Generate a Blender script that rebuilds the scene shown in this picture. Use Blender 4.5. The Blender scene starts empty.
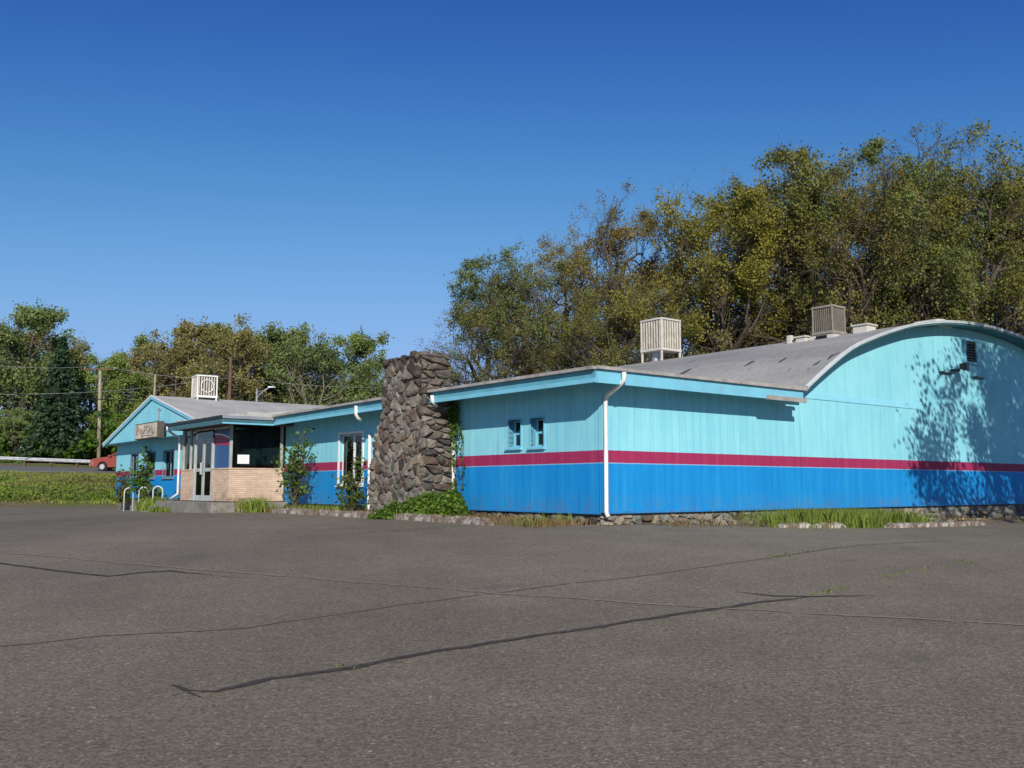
import bpy, math, random
import numpy as np
from mathutils import Vector, Matrix
R = math.radians
random.seed(7)
scn = bpy.context.scene
COL = scn.collection

# ------------------------------------------------------------ camera
F, TH = 932.0, math.atan(103/932.0)
cam_d = bpy.data.cameras.new('camera'); cam = bpy.data.objects.new('camera', cam_d); COL.objects.link(cam)
cam_d.sensor_width = 36; cam_d.lens = 36*F/1024; cam_d.clip_start = .05; cam_d.clip_end = 3000
cam.location = (0, 0, 1.5); cam.rotation_euler = (R(90)+TH, 0, 0)
scn.camera = cam
# ------------------------------------------------------------ light
SUN_EL = R(25.5); SX, SY = .064, -.998
w = bpy.data.worlds.new('World'); scn.world = w; w.use_nodes = True
nt = w.node_tree; sky = nt.nodes.new('ShaderNodeTexSky'); sky.sky_type = 'NISHITA'; sky.sun_disc = False
sky.sun_elevation = SUN_EL; sky.sun_rotation = math.atan2(SX, SY)
sky.air_density = 1.0; sky.dust_density = .25; sky.ozone_density = 3.2
bg = nt.nodes['Background']; bg.inputs[1].default_value = .10
# deepen the blue of the clear sky (film-like): red and green roll off where the sky is dim
sep = nt.nodes.new('ShaderNodeSeparateColor'); cmb = nt.nodes.new('ShaderNodeCombineColor'); nt.links.new(sky.outputs[0], sep.inputs[0])
def _m(op, a, b):
    x = nt.nodes.new('ShaderNodeMath'); x.operation = op
    for k, v in enumerate((a, b)):
        if isinstance(v, (int, float)): x.inputs[k].default_value = v
        else: nt.links.new(v, x.inputs[k])
    return x.outputs[0]
for ch, (kk, pw, gn, fl_, knee) in enumerate(((2.02, 2.6, 1.12, .08, 3.4), (2.50, 4.2, 1.13, .36, 5.0), (.8, 2.0, 1.27, 0, 8.5))):
    c = sep.outputs[ch]; t_ = _m('POWER', _m('DIVIDE', c, kk), pw)
    c = _m('DIVIDE', c, _m('POWER', _m('ADD', 1, _m('POWER', _m('DIVIDE', c, knee), 4)), .25))
    nt.links.new(_m('MULTIPLY', _m('MULTIPLY', c, gn), _m('ADD', _m('MULTIPLY', _m('DIVIDE', t_, _m('ADD', t_, 1)), 1-fl_), fl_)), cmb.inputs[ch])
nt.links.new(cmb.outputs[0], bg.inputs[0])
sd = bpy.data.lights.new('sun', 'SUN'); sd.energy = 5.0; sd.angle = R(.53); sd.color = (1, .93, .82)
sun = bpy.data.objects.new('sun', sd); COL.objects.link(sun)
sun.rotation_euler = Vector((SX*math.cos(SUN_EL), SY*math.cos(SUN_EL), math.sin(SUN_EL))).to_track_quat('Z', 'Y').to_euler()
vs = scn.view_settings; vs.view_transform = 'Standard'; vs.look = 'None'; vs.exposure = -.10; vs.gamma = 1; vs.use_curve_mapping = False
scn.cycles.max_bounces = 6; scn.cycles.transparent_max_bounces = 10

# ------------------------------------------------------------ helpers
def tag(o, label=None, cat=None, group=None, kind=None):
    if label: o['label'] = label
    if cat: o['category'] = cat
    if group: o['group'] = group
    if kind: o['kind'] = kind
    return o
def empty(name, loc=(0,0,0), rz=0, label=None, cat=None, group=None):
    o = bpy.data.objects.new(name, None); COL.objects.link(o); o.empty_display_size = .3
    o.location = loc; o.rotation_euler = (0, 0, rz)
    return tag(o, label, cat, group)
def copy_tree(o, parent=None):
    c = o.copy(); COL.objects.link(c); c.parent = parent
    for ch in o.children: copy_tree(ch, c)
    return c
class MB:
    def __init__(s): s.v = []; s.f = []; s.m = []
    def add(s, vs, fs, mi=0):
        n = len(s.v); s.v += [tuple(p) for p in vs]; s.f += [tuple(i+n for i in f) for f in fs]; s.m += [mi]*len(fs); return s
    def box(s, x0, x1, y0, y1, z0, z1, mi=0):
        if x0 > x1: x0, x1 = x1, x0
        if y0 > y1: y0, y1 = y1, y0
        if z0 > z1: z0, z1 = z1, z0
        return s.add([(x0,y0,z0),(x1,y0,z0),(x1,y1,z0),(x0,y1,z0),(x0,y0,z1),(x1,y0,z1),(x1,y1,z1),(x0,y1,z1)],
              [(0,3,2,1),(4,5,6,7),(0,1,5,4),(1,2,6,5),(2,3,7,6),(3,0,4,7)], mi)
    def prism(s, pts, d, mi=0):      # pts: 3D planar polygon, d: extrusion vector
        n = len(pts); P = [Vector(p) for p in pts]; D = Vector(d)
        return s.add(P+[p+D for p in P], [tuple(range(n-1,-1,-1)), tuple(range(n,2*n))]+[(i,(i+1)%n,(i+1)%n+n,i+n) for i in range(n)], mi)
    def tube(s, pts, r, n=8, mi=0, cap=True):
        P = [Vector(p) for p in pts]; k = len(P); rr = r if isinstance(r, (list, tuple)) else [r]*k
        vs = []; prev = None
        for i, p in enumerate(P):
            t = (P[min(i+1,k-1)]-P[max(i-1,0)]).normalized()
            if prev is None:
                a = Vector((0,0,1)) if abs(t.z) < .9 else Vector((1,0,0)); u = t.cross(a).normalized()
            else: u = (prev - t*prev.dot(t)).normalized()
            prev = u; v = t.cross(u)
            for j in range(n):
                an = 2*math.pi*j/n; vs.append(p+(u*math.cos(an)+v*math.sin(an))*rr[i])
        fs = [(i*n+j, i*n+(j+1)%n, (i+1)*n+(j+1)%n, (i+1)*n+j) for i in range(k-1) for j in range(n)]
        if cap: fs += [tuple(range(n-1,-1,-1)), tuple(range((k-1)*n, k*n))]
        return s.add(vs, fs, mi)
    def build(s, name, mat, parent=None, smooth=False, bevel=0):
        me = bpy.data.meshes.new(name)
        me.from_pydata(s.v, [], s.f)
        for m_ in (mat if isinstance(mat, (list, tuple)) else [mat]): me.materials.append(m_)
        if any(s.m): me.polygons.foreach_set('material_index', s.m)
        if smooth: me.polygons.foreach_set('use_smooth', [True]*len(s.f))
        me.validate(); me.update()
        o = bpy.data.objects.new(name, me); COL.objects.link(o)
        if parent: o.parent = parent
        if bevel:
            b = o.modifiers.new('bevel', 'BEVEL'); b.width = bevel; b.segments = 2; b.limit_method = 'ANGLE'; b.angle_limit = R(40)
        return o
def bx(name, mat, parent, *a, bevel=0): return MB().box(*a).build(name, mat, parent, bevel=bevel)

# ------------------------------------------------------------ materials
class NM:
    def __init__(s, name):
        s.m = bpy.data.materials.new(name); s.m.use_nodes = True; s.t = s.m.node_tree; s.b = s.t.nodes['Principled BSDF']
        s.b.inputs['Specular IOR Level'].default_value = .3
    def n(s, typ, **k):
        x = s.t.nodes.new('ShaderNode'+typ)
        for a, b in k.items(): setattr(x, a, b)
        return x
    def l(s, a, b): s.t.links.new(a, b)
    def noise(s, scale, detail=5, rough=.6, coord='Object', stretch=None, dist=0):
        tc = s.n('TexCoord'); o = tc.outputs[coord]
        if stretch:
            mp = s.n('Mapping'); mp.inputs['Scale'].default_value = stretch; s.l(o, mp.inputs[0]); o = mp.outputs[0]
        x = s.n('TexNoise'); x.inputs['Scale'].default_value = scale; x.inputs['Detail'].default_value = detail
        x.inputs['Roughness'].default_value = rough; x.inputs['Distortion'].default_value = dist; s.l(o, x.inputs[0]); return x.outputs[0]
    def ramp(s, fac, stops, interp='LINEAR'):
        r = s.n('ValToRGB'); r.color_ramp.interpolation = interp; e = r.color_ramp.elements
        while len(e) < len(stops): e.new(.5)
        for i, (p, c) in enumerate(stops): e[i].position = p; e[i].color = (*c, 1) if len(c) == 3 else c
        s.l(fac, r.inputs[0]); return r.outputs[0]
    def mix(s, fac, a, b, mode='MIX'):
        x = s.n('MixRGB', blend_type=mode)
        for sock, v in zip(x.inputs, (fac, a, b)):
            if isinstance(v, (int, float)): sock.default_value = v
            elif isinstance(v, (tuple, list)): sock.default_value = (*v, 1)[:4]
            else: s.l(v, sock)
        return x.outputs[0]
    def math(s, op, a, b=0):
        x = s.n('Math', operation=op)
        for sock, v in zip(x.inputs, (a, b)):
            if isinstance(v, (int, float)): sock.default_value = v
            else: s.l(v, sock)
        return x.outputs[0]
    def bump(s, h, dist=.01, strength=1, normal=None):
        x = s.n('Bump'); x.inputs['Distance'].default_value = dist; x.inputs['Strength'].default_value = strength
        s.l(h, x.inputs['Height'])
        if normal: s.l(normal, x.inputs['Normal'])
        s.l(x.outputs[0], s.b.inputs['Normal']); return x.outputs[0]
    def set(s, color=None, rough=None, metal=None):
        if color is not None:
            if isinstance(color, (tuple, list)): s.b.inputs['Base Color'].default_value = (*color, 1)
            else: s.l(color, s.b.inputs['Base Color'])
        if rough is not None: s.b.inputs['Roughness'].default_value = rough
        if metal is not None: s.b.inputs['Metallic'].default_value = metal
        return s.m

def paint(name, col, rough=.55, var=.12, scale=3, dirt=(.25,.22,.18), dirt_amt=.0, bump=.0015):
    q = NM(name); n1 = q.noise(scale, 6)
    c = q.mix(1, col, q.ramp(n1, [(.3, (1-var,)*3), (.7, (1+var*.3,)*3)]), 'MULTIPLY')
    if dirt_amt:
        n2 = q.noise(scale*1.7, 8, .7)
        c = q.mix(q.math('MULTIPLY', q.ramp(n2, [(.52, (0,0,0)), (.7, (1,1,1))]), dirt_amt), c, dirt)
    q.bump(q.noise(scale*12, 4), bump); return q.set(c, rough)

CY = (.235, .66, .70); PK = (.34, .026, .095); BL = (.004, .225, .60)
def siding(name, grooves=True, axis='XY'):
    q = NM(name); tc = q.n('TexCoord'); sp = q.n('SeparateXYZ'); q.l(tc.outputs['Object'], sp.inputs[0])
    z = sp.outputs[2]; jit = q.math('MULTIPLY', q.math('SUBTRACT', q.noise(9, 3), .5), .012); zz = q.math('ADD', z, jit)
    up = q.math('GREATER_THAN', zz, 2.15); mid = q.math('GREATER_THAN', zz, 1.93)
    # thin pale line where the masking tape left primer between pink and blue
    ln = q.math('MULTIPLY', q.math('GREATER_THAN', zz, 1.915), q.math('LESS_THAN', zz, 1.932))
    # blotchy fading and vertical run marks
    st = q.noise(1.2, 7, .65, stretch=(5, 5, .35)); bl = q.noise(.55, 5, .6)
    fade_b = q.ramp(q.math('ADD', q.math('MULTIPLY', st, .6), q.math('MULTIPLY', bl, .4)), [(.38, BL), (.56, (.010,.275,.65)), (.76, (.04,.32,.66))])
    c = q.mix(mid, fade_b, q.mix(q.ramp(st, [(.5, (0,0,0)), (.75, (.5,.5,.5))]), PK, (.45,.09,.16)))
    cyv = q.mix(q.ramp(q.math('ADD', q.math('MULTIPLY', st, .5), q.math('MULTIPLY', bl, .5)), [(.35, (0,0,0)), (.65, (1,1,1))]), (.20,.57,.70), (.32,.74,.82))
    c = q.mix(up, c, cyv)
    c = q.mix(q.math('MULTIPLY', ln, .55), c, (.4,.6,.75))
    # grime: splashed mud at the foot, speckle
    foot = q.math('MULTIPLY', q.ramp(q.math('SUBTRACT', z, 1.05), [(0, (1,1,1)), (.35, (0,0,0))]), q.ramp(q.noise(4, 7, .7), [(.42, (0,0,0)), (.7, (.55,.55,.55))]))
    c = q.mix(foot, c, (.16,.13,.10))
    sp2 = q.ramp(q.noise(26, 3, .5), [(.70, (0,0,0)), (.76, (.45,.45,.45))]); c = q.mix(sp2, c, (.12,.2,.25))
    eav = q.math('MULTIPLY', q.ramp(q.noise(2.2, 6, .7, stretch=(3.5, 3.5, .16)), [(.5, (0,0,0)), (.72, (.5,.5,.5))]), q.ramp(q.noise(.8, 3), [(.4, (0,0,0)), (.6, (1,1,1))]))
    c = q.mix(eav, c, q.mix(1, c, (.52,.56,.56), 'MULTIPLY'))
    nrm = None
    if grooves:
        g = q.math('FRACT', q.math('MULTIPLY', q.math('ADD', sp.outputs[0], sp.outputs[1]), 1/.203))
        gr = q.ramp(g, [(0, (0,0,0)), (.035, (0,0,0)), (.06, (1,1,1)), (.95, (1,1,1)), (.98, (0,0,0))])
        c = q.mix(q.math('MULTIPLY', q.math('SUBTRACT', 1, gr), .17), c, q.mix(1, c, (.35,.4,.45), 'MULTIPLY'))
        nrm = q.bump(gr, .004, .5)
    q2 = q.noise(14, 6, .65, stretch=(6, 6, .5)); q.bump(q2, .003, .7, nrm)
    return q.set(c, .62)
M = {}
M['siding'] = siding('painted_grooved_siding'); M['panel'] = siding('painted_flat_panel', False)
M['cyan'] = paint('cyan_trim_paint', (.20,.55,.72), .5, .15, 2, dirt_amt=.25)
M['bluetrim'] = paint('blue_trim_paint', (.02,.24,.58), .5, .2, 3, dirt_amt=.3)
M['white'] = paint('white_paint', (.78,.79,.77), .45, .12, 3, dirt_amt=.18)
M['gutter'] = paint('weathered_gutter', (.40,.38,.36), .6, .35, 3, dirt=(.10,.085,.07), dirt_amt=.6)
M['dark'] = paint('dark_void', (.012,.013,.015), .8, .2)
M['interior'] = paint('dim_interior', (.05,.035,.03), .8, .4, 1)
M['curtain'] = paint('ochre_curtain', (.36,.27,.12), .8, .4, 6)
M['blackpl'] = paint('black_plastic', (.02,.02,.022), .4, .2)
M['steel'] = paint('galvanised_steel', (.50,.51,.52), .42, .2, 4); M['steel'].node_tree.nodes['Principled BSDF'].inputs['Metallic'].default_value = .55
M['rack'] = paint('bare_pipe', (.58,.59,.6), .35, .2, 6, dirt_amt=.2); 
M['coolw'] = paint('chalky_cooler_enamel', (.62,.60,.54), .55, .15, 3, dirt=(.30,.24,.17), dirt_amt=.45)
M['coolslat'] = paint('cooler_louvre', (.50,.47,.40), .6, .3, 6, dirt=(.2,.15,.1), dirt_amt=.6)
M['paper'] = paint('white_paper', (.85,.85,.83), .7, .03)
M['coolrust'] = paint('brown_cooler_louvre', (.12,.105,.085), .6, .35, 6, dirt=(.08,.05,.03), dirt_amt=.5)
M['green'] = paint('dark_green_door', (.02,.06,.05), .4, .3)
M['conc'] = paint('old_concrete', (.27,.25,.22), .9, .35, 2.5, dirt=(.07,.075,.05), dirt_amt=.7, bump=.006)
M['pole'] = paint('weathered_pole_wood', (.36,.30,.22), .9, .35, 2, dirt_amt=.2, bump=.01)
M['poledk'] = paint('creosoted_pole_wood', (.15,.09,.06), .9, .35, 2, bump=.01)
M['wire'] = paint('wire_rubber', (.02,.02,.02), .7, 0); M['wirepale'] = paint('aluminium_wire', (.35,.36,.36), .5, 0)
def roofmat():
    q = NM('grey_rolled_roofing'); n1 = q.noise(.7, 7, .65, stretch=(1, .25, 1)); n2 = q.noise(7, 5)
    c = q.ramp(n1, [(.3, (.25,.247,.23)), (.5, (.345,.34,.315)), (.72, (.43,.42,.385))])
    c = q.mix(1, c, q.ramp(n2, [(.3, (.85,)*3), (.7, (1.05,)*3)]), 'MULTIPLY')
    tc = q.n('TexCoord'); sp = q.n('SeparateXYZ'); q.l(tc.outputs['Object'], sp.inputs[0])
    g = q.math('FRACT', q.math('MULTIPLY', sp.outputs[1], 1/.92)); seam = q.ramp(g, [(0, (1,1,1)), (.03, (0,0,0))])
    c = q.mix(q.math('MULTIPLY', seam, .35), c, (.12,.12,.125))
    pt = q.ramp(q.noise(1.3, 3, .5, stretch=(.5, 2.6, 1), dist=.4), [(.665, (0,0,0)), (.685, (1,1,1))]); c = q.mix(q.math('MULTIPLY', pt, .85), c, (.035,.034,.034))
    q.bump(n2, .01); return q.set(c, .8)
M['roof'] = roofmat()
def roof2():
    q = NM('pale_shingle_roofing'); n1 = q.noise(.9, 6, .6); c = q.ramp(n1, [(.3, (.36,.355,.325)), (.7, (.52,.51,.465))])
    q.bump(q.noise(16, 4), .01); return q.set(c, .85)
M['roofpale'] = roof2()
def brickmat():
    q = NM('roman_brick'); tc = q.n('TexCoord'); sp = q.n('SeparateXYZ'); q.l(tc.outputs['Object'], sp.inputs[0])
    cb = q.n('CombineXYZ'); q.l(q.math('SUBTRACT', sp.outputs[0], sp.outputs[1]), cb.inputs[0]); q.l(sp.outputs[2], cb.inputs[1])
    b = q.n('TexBrick'); q.l(cb.outputs[0], b.inputs[0]); b.inputs['Scale'].default_value = 1
    b.inputs['Brick Width'].default_value = .30; b.inputs['Row Height'].default_value = .055; b.inputs['Mortar Size'].default_value = .005
    b.inputs['Color1'].default_value = (.74,.55,.40,1); b.inputs['Color2'].default_value = (.60,.43,.31,1); b.inputs['Mortar'].default_value = (.55,.43,.32,1)
    d = q.math('MULTIPLY', q.ramp(q.math('SUBTRACT', sp.outputs[2], 1.05), [(0, (1,1,1)), (.5, (0,0,0))]), q.ramp(q.noise(3, 6, .65), [(.4, (0,0,0)), (.65, (.85,.85,.85))]))
    c = q.mix(d, b.outputs[0], (.14,.10,.05)); c = q.mix(.6, c, q.mix(1, c, q.ramp(q.noise(5, 5), [(.3, (.75,)*3), (.7, (1.15,)*3)]), 'MULTIPLY'))
    q.bump(b.outputs['Fac'], .006).node.invert = True; return q.set(c, .8)
M['brick'] = brickmat()
def stonemat(name, stops, attr=True):
    q = NM(name); g = q.n('NewGeometry'); r = g.outputs['Random Per Island']
    c = q.ramp(r, stops, 'LINEAR')
    n1 = q.noise(7, 8, .7); c = q.mix(1, c, q.ramp(n1, [(.28, (.42,.40,.38)), (.5, (.9,.9,.88)), (.72, (1.35,1.32,1.25))]), 'MULTIPLY')
    li = q.ramp(q.noise(3.2, 6, .7), [(.6, (0,0,0)), (.72, (.55,.55,.55))]); c = q.mix(li, c, (.20,.20,.15))
    if 'basalt' in name:
        tc = q.n('TexCoord'); sp = q.n('SeparateXYZ'); q.l(tc.outputs['Object'], sp.inputs[0])
        soot = q.math('MULTIPLY', q.ramp(q.math('MULTIPLY', q.math('SUBTRACT', sp.outputs[2], 2.7), .6), [(0, (0,0,0)), (1, (.85,.85,.85))]), q.ramp(q.noise(2.4, 7, .7), [(.40, (0,0,0)), (.58, (1,1,1))]))
        c = q.mix(soot, c, (.055,.042,.033))
    q.bump(q.noise(13, 8, .75), .05); return q.set(c, .92)
M['stone'] = stonemat('basalt_fieldstone', [(0, (.05,.045,.042)), (.2, (.15,.135,.12)), (.42, (.26,.235,.205)), (.58, (.14,.095,.075)), (.78, (.33,.30,.26)), (.9, (.19,.185,.17)), (1, (.36,.29,.20))])
M['mortar'] = paint('lime_mortar', (.38,.34,.29), .95, .4, 6, bump=.01)
M['stonepale'] = stonemat('pale_fieldstone', [(0, (.10,.07,.05)), (.2, (.30,.26,.21)), (.5, (.42,.37,.29)), (.75, (.22,.24,.23)), (1, (.50,.45,.37))])
def kerbmat():
    q = NM('chipped_whitewashed_concrete'); m = q.ramp(q.noise(6.5, 8, .72), [(.45, (0,0,0)), (.58, (1,1,1))])
    c = q.mix(m, (.17,.12,.085), q.ramp(q.noise(14, 5), [(.3, (.33,.29,.24)), (.7, (.56,.52,.46))]))
    q.bump(m, .012); return q.set(c, .9)
M['kerb'] = kerbmat()
def glass(name, tint=(.55,.6,.6), refl=.9):
    q = NM(name); t = q.t; t.nodes.remove(q.b)
    fr = q.n('Fresnel'); fr.inputs[0].default_value = 1.6; tr = q.n('BsdfTransparent'); tr.inputs[0].default_value = (*tint, 1)
    gl = q.n('BsdfGlossy'); gl.inputs['Roughness'].default_value = .03; gl.inputs[0].default_value = (refl,)*3+(1,)
    mx = q.n('MixShader'); q.l(fr.outputs[0], mx.inputs[0]); q.l(tr.outputs[0], mx.inputs[1]); q.l(gl.outputs[0], mx.inputs[2])
    bp = q.n('Bump'); bp.inputs['Distance'].default_value = .002; q.l(q.noise(2, 2), bp.inputs['Height']); q.l(bp.outputs[0], gl.inputs['Normal'])
    q.l(mx.outputs[0], t.nodes['Material Output'].inputs[0]); return q.m
M['glass'] = glass('window_glass', (.85,.88,.88)); M['glassdk'] = glass('dusty_dark_glass', (.70,.68,.64), .4)
def foliage(name, a, b, trans=.35, var=True, dry=False):
    q = NM(name); g = q.n('NewGeometry'); oi = q.n('ObjectInfo')
    c = q.mix(g.outputs['Random Per Island'], a, b)
    big = q.noise(.45, 3, .5); c = q.mix(1, c, q.ramp(big, [(.35, (.72,.72,.66)), (.65, (1.25,1.18,1.05))]), 'MULTIPLY')
    if dry: c = q.mix(q.ramp(q.noise(.22, 4, .6), [(.42, (0,0,0)), (.62, (.65,.65,.65))]), c, (.24,.19,.07))
    if var: c = q.mix(1, c, oi.outputs['Color'], 'MULTIPLY')
    q.set(c, .6); tr = q.n('BsdfTranslucent'); q.l(c, tr.inputs[0]); mx = q.n('MixShader'); mx.inputs[0].default_value = trans
    q.l(q.b.outputs[0], mx.inputs[1]); q.l(tr.outputs[0], mx.inputs[2]); q.l(mx.outputs[0], q.t.nodes['Material Output'].inputs[0]); return q.m
M['leafoak'] = foliage('oak_leaves', (.150,.172,.046), (.265,.262,.085))
M['leafgreen'] = foliage('shrub_leaves', (.05,.13,.018), (.15,.26,.04))
M['leafforest'] = foliage('forest_leaves', (.15,.20,.075), (.30,.33,.14))
M['needle'] = foliage('fir_needles', (.018,.05,.026), (.05,.10,.045), .15)
M['grass'] = foliage('grass_blades', (.14,.24,.03), (.34,.40,.09), .35, False)
M['weed'] = foliage('verge_weeds', (.07,.17,.015), (.22,.32,.04), .35, False, True); M['bankgrass'] = foliage('bank_grass_blades', (.14,.24,.03), (.34,.40,.09), .35, False, True)
M['straw'] = foliage('dry_grass', (.34,.25,.11), (.22,.15,.06), .3, False)
def barkmat(name, a, b):
    q = NM(name); c = q.ramp(q.noise(3, 7, .7, stretch=(3,3,.6)), [(.3, a), (.7, b)]); q.bump(q.noise(9, 6, .7, stretch=(3,3,.5)), .03); return q.set(c, .9)
M['bark'] = barkmat('oak_bark', (.045,.036,.028), (.125,.10,.078)); M['barkpale'] = barkmat('alder_bark', (.085,.07,.055), (.22,.19,.155))

# ------------------------------------------------------------ ground heights
CP = np.array([(0,0,0),(0,5,.22),(0,11,.56),(1.6,16.2,.83),(3.6,17.7,.79),(6.4,19.4,.71),(11.3,22.8,.62),(17,27,.55),(-1.5,17.5,.82),(-4,20.5,.83),(-6.5,24.5,.84),(-8.5,25.5,.79),(-11,29,.74),(-15.3,37,.57),(-21,43.5,.55),(-10,15,.6),(-20,25,.5),(-20,10,.25),(-35,44,.5),(10,12,.5),(16,15,.4),(25,25,.4),(-60,44,.6),(-60,10,.3),(60,44,.5),(60,0,0),(-60,-40,-.3),(60,-40,-.3),(0,-40,-.4),(0,-15,-.25),(0,45,.6),(30,45,.6)], float)
def _U(r2): return np.where(r2 > 1e-9, r2*np.log(np.maximum(r2, 1e-9)), 0)
def _fit():
    n = len(CP); d = ((CP[:,None,:2]-CP[None,:,:2])**2).sum(-1); A = np.zeros((n+3, n+3))
    A[:n,:n] = _U(d)+np.eye(n)*2; A[:n,n] = 1; A[:n,n+1:] = CP[:,:2]; A[n:,:n] = A[:n,n:].T
    return np.linalg.solve(A, np.r_[CP[:,2], 0, 0, 0])
WT = _fit()
def lot_z(X, Y):
    X = np.clip(np.asarray(X, float), -70, 70); Y = np.clip(np.asarray(Y, float), -45, 46)
    r2 = (X[...,None]-CP[:,0])**2+(Y[...,None]-CP[:,1])**2
    return _U(r2)@WT[:-3]+WT[-3]+WT[-2]*X+WT[-1]*Y
def road_edges(X):
    X = np.asarray(X, float); k = np.minimum(X, -25)
    yn = 73+(k+39.9)*.123; zn = 2.71-.011*(k+39.9); yf = 80+(k+43.7)*.29; zf = np.minimum(3.35-.035*(k+43.7), 3.6)
    return yn, zn, np.maximum(yf, yn+6.5), zf
def terrain(X, Y):
    X = np.asarray(X, float); Y = np.asarray(Y, float)
    L = lot_z(X, Y); yn, zn, yf, zf = road_edges(X)
    t = np.clip((Y-44.5)/(yn-1.2-44.5), 0, 1); z = L+(zn-L)*(t**.85)
    t2 = np.clip((Y-yn)/(yf-yn), 0, 1); z = np.where(Y > yn-1.2, zn+(zf-zn)*t2, z)
    z = np.where(Y > yf, zf+np.clip((Y-yf-1)*.04, 0, 9), z)
    z = z + .12*np.sin(X*.31+Y*.17)*np.sin(Y*.23)*(Y > 46)*(np.clip((Y-46)/6, 0, 1))*((Y < yn-2)|(Y > yf+3))
    return z
def gz(x, y): return float(terrain(x, y))
def sheet(name, xs, ys, fn, mat, mask=None, dz=0):
    X, Y = np.meshgrid(xs, ys); Z = fn(X, Y)+dz; nx, ny = len(xs), len(ys)
    V = np.stack([X, Y, Z], -1).reshape(-1, 3); fs = []
    for j in range(ny-1):
        for i in range(nx-1):
            if mask and not mask(.5*(xs[i]+xs[i+1]), .5*(ys[j]+ys[j+1])): continue
            k = j*nx+i; fs.append((k, k+1, k+nx+1, k+nx))
    me = bpy.data.meshes.new(name); me.from_pydata(V.tolist(), [], fs); me.materials.append(mat); me.polygons.foreach_set('use_smooth', [True]*len(fs))
    me.update(); o = bpy.data.objects.new(name, me); COL.objects.link(o); tag(o, kind='structure'); return o
def asph():
    q = NM('worn_asphalt'); big = q.noise(.11, 7, .62, stretch=(1, .6, 1)); med = q.noise(1.1, 7, .65); fine = q.noise(45, 4, .7); sp = q.noise(95, 2, .5)
    c = q.ramp(big, [(.30, (.150,.127,.088)), (.5, (.208,.175,.121)), (.70, (.280,.236,.165))])
    c = q.mix(1, c, q.ramp(med, [(.3, (.86,)*3), (.7, (1.12,)*3)]), 'MULTIPLY')
    c = q.mix(1, c, q.ramp(fine, [(.3, (.55,)*3), (.5, (1,)*3), (.7, (1.5,)*3)]), 'MULTIPLY'); c = q.mix(1, c, q.ramp(q.noise(24, 5, .8), [(.3, (.60,)*3), (.5, (1,)*3), (.7, (1.42,)*3)]), 'MULTIPLY')
    tc = q.n('TexCoord')
    for sc_, lo_, col_, am_ in ((44, .80, (.46,.40,.32), .65), (52, .78, (.05,.044,.036), .7), (33, .92, (.55,.49,.41), .7)):
        v = q.n('TexVoronoi'); v.inputs['Scale'].default_value = sc_; q.l(tc.outputs['Object'], v.inputs[0])
        peb = q.ramp(v.outputs['Distance'], [(0, (1,1,1)), (.30, (1,1,1)), (.40, (0,0,0))]); sel = q.ramp(v.outputs['Color'], [(lo_, (0,0,0)), (lo_+.02, (1,1,1))])
        c = q.mix(q.math('MULTIPLY', q.math('MULTIPLY', peb, sel), am_), c, col_)
    st = q.ramp(q.noise(.5, 7, .7), [(.60, (0,0,0)), (.72, (.45,.45,.45))]); c = q.mix(st, c, (.10,.09,.075))
    q.bump(fine, .012, .7); return q.set(c, .85)
M['asphalt'] = asph()
M['tar'] = paint('tar_sealant', (.086,.073,.055), .75, .5, 14, bump=.004); M['crk'] = paint('fine_crack_dirt', (.205,.170,.122), .9, .25, 5); 
def dirt():
    q = NM('gravelly_dirt'); c = q.ramp(q.noise(6, 8, .7), [(.3, (.09,.065,.045)), (.5, (.17,.13,.09)), (.7, (.26,.21,.155))]); q.bump(q.noise(18, 6, .7), .03); return q.set(c, .95)
M['dirt'] = dirt()
def turf():
    q = NM('rough_turf'); c = q.ramp(q.noise(.25, 6, .65), [(.3, (.24,.18,.10)), (.45, (.21,.18,.08)), (.58, (.16,.19,.05)), (.75, (.19,.24,.06))])
    c = q.mix(1, c, q.ramp(q.noise(4, 6, .7), [(.3, (.6,)*3), (.7, (1.3,)*3)]), 'MULTIPLY'); q.bump(q.noise(5, 6, .7), .15); return q.set(c, .95)
M['turf'] = turf()
def frange(a, b, s): return list(np.arange(a, b, s))
xs = [-900,-500,-300,-200,-140,-100]+frange(-80, 81, 2)+[100,140,200,300,500,900]
ys = [-300,-150,-90,-60]+frange(-45, 44, 2)+frange(44, 110, 1.5)+[115,125,140,160,190,240,320,450,700,1200,2000]
def gfun(X, Y): return terrain(X, Y)-np.where(Y < 43, .10, .0)-.02
sheet('ground', xs, ys, gfun, M['turf'])
def edge_y(x): return 48.2+.52*(-26.5-x)*.35 if x < -26.5 else (48.2-(x+26.5)*.6 if x < -18 else 43.0)
sheet('parking_lot', frange(-70, 70.1, .7), frange(-44, 49, .7), lambda X, Y: terrain(X, np.minimum(Y, 44.4))+np.clip(Y-44.4, 0, 9)*.02, M['asphalt'],
      mask=lambda x, y: y < edge_y(x)+.5*math.sin(x*1.1) and not (x > -14 and y > 42))
# road: camber leaning toward the lot, gravel shoulder and edge line
rx = frange(-160, 60, 3)
def strip(name, f0, f1, mat, dz):
    vs = []; fs = []
    for i, x in enumerate(rx):
        yn, zn, yf, zf = [float(a) for a in road_edges(x)]
        for t in (f0, f1): vs.append((x, yn+(yf-yn)*t, zn+(zf-zn)*t+dz))
        if i: k = 2*i; fs.append((k-2, k, k+1, k-1))
    o = MB().add(vs, fs).build(name, mat); tag(o, kind='structure'); return o
M['roadasph'] = paint('grey_road_asphalt', (.17,.165,.16), .9, .25, .5); M['gravel'] = paint('gravel_shoulder', (.27,.25,.21), .95, .3, 1)
strip('road_shoulder', -.15, .12, M['gravel'], .03); strip('road', .12, .93, M['roadasph'], .04)
strip('road_marking', .17, .19, M['white'], .046)

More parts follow.
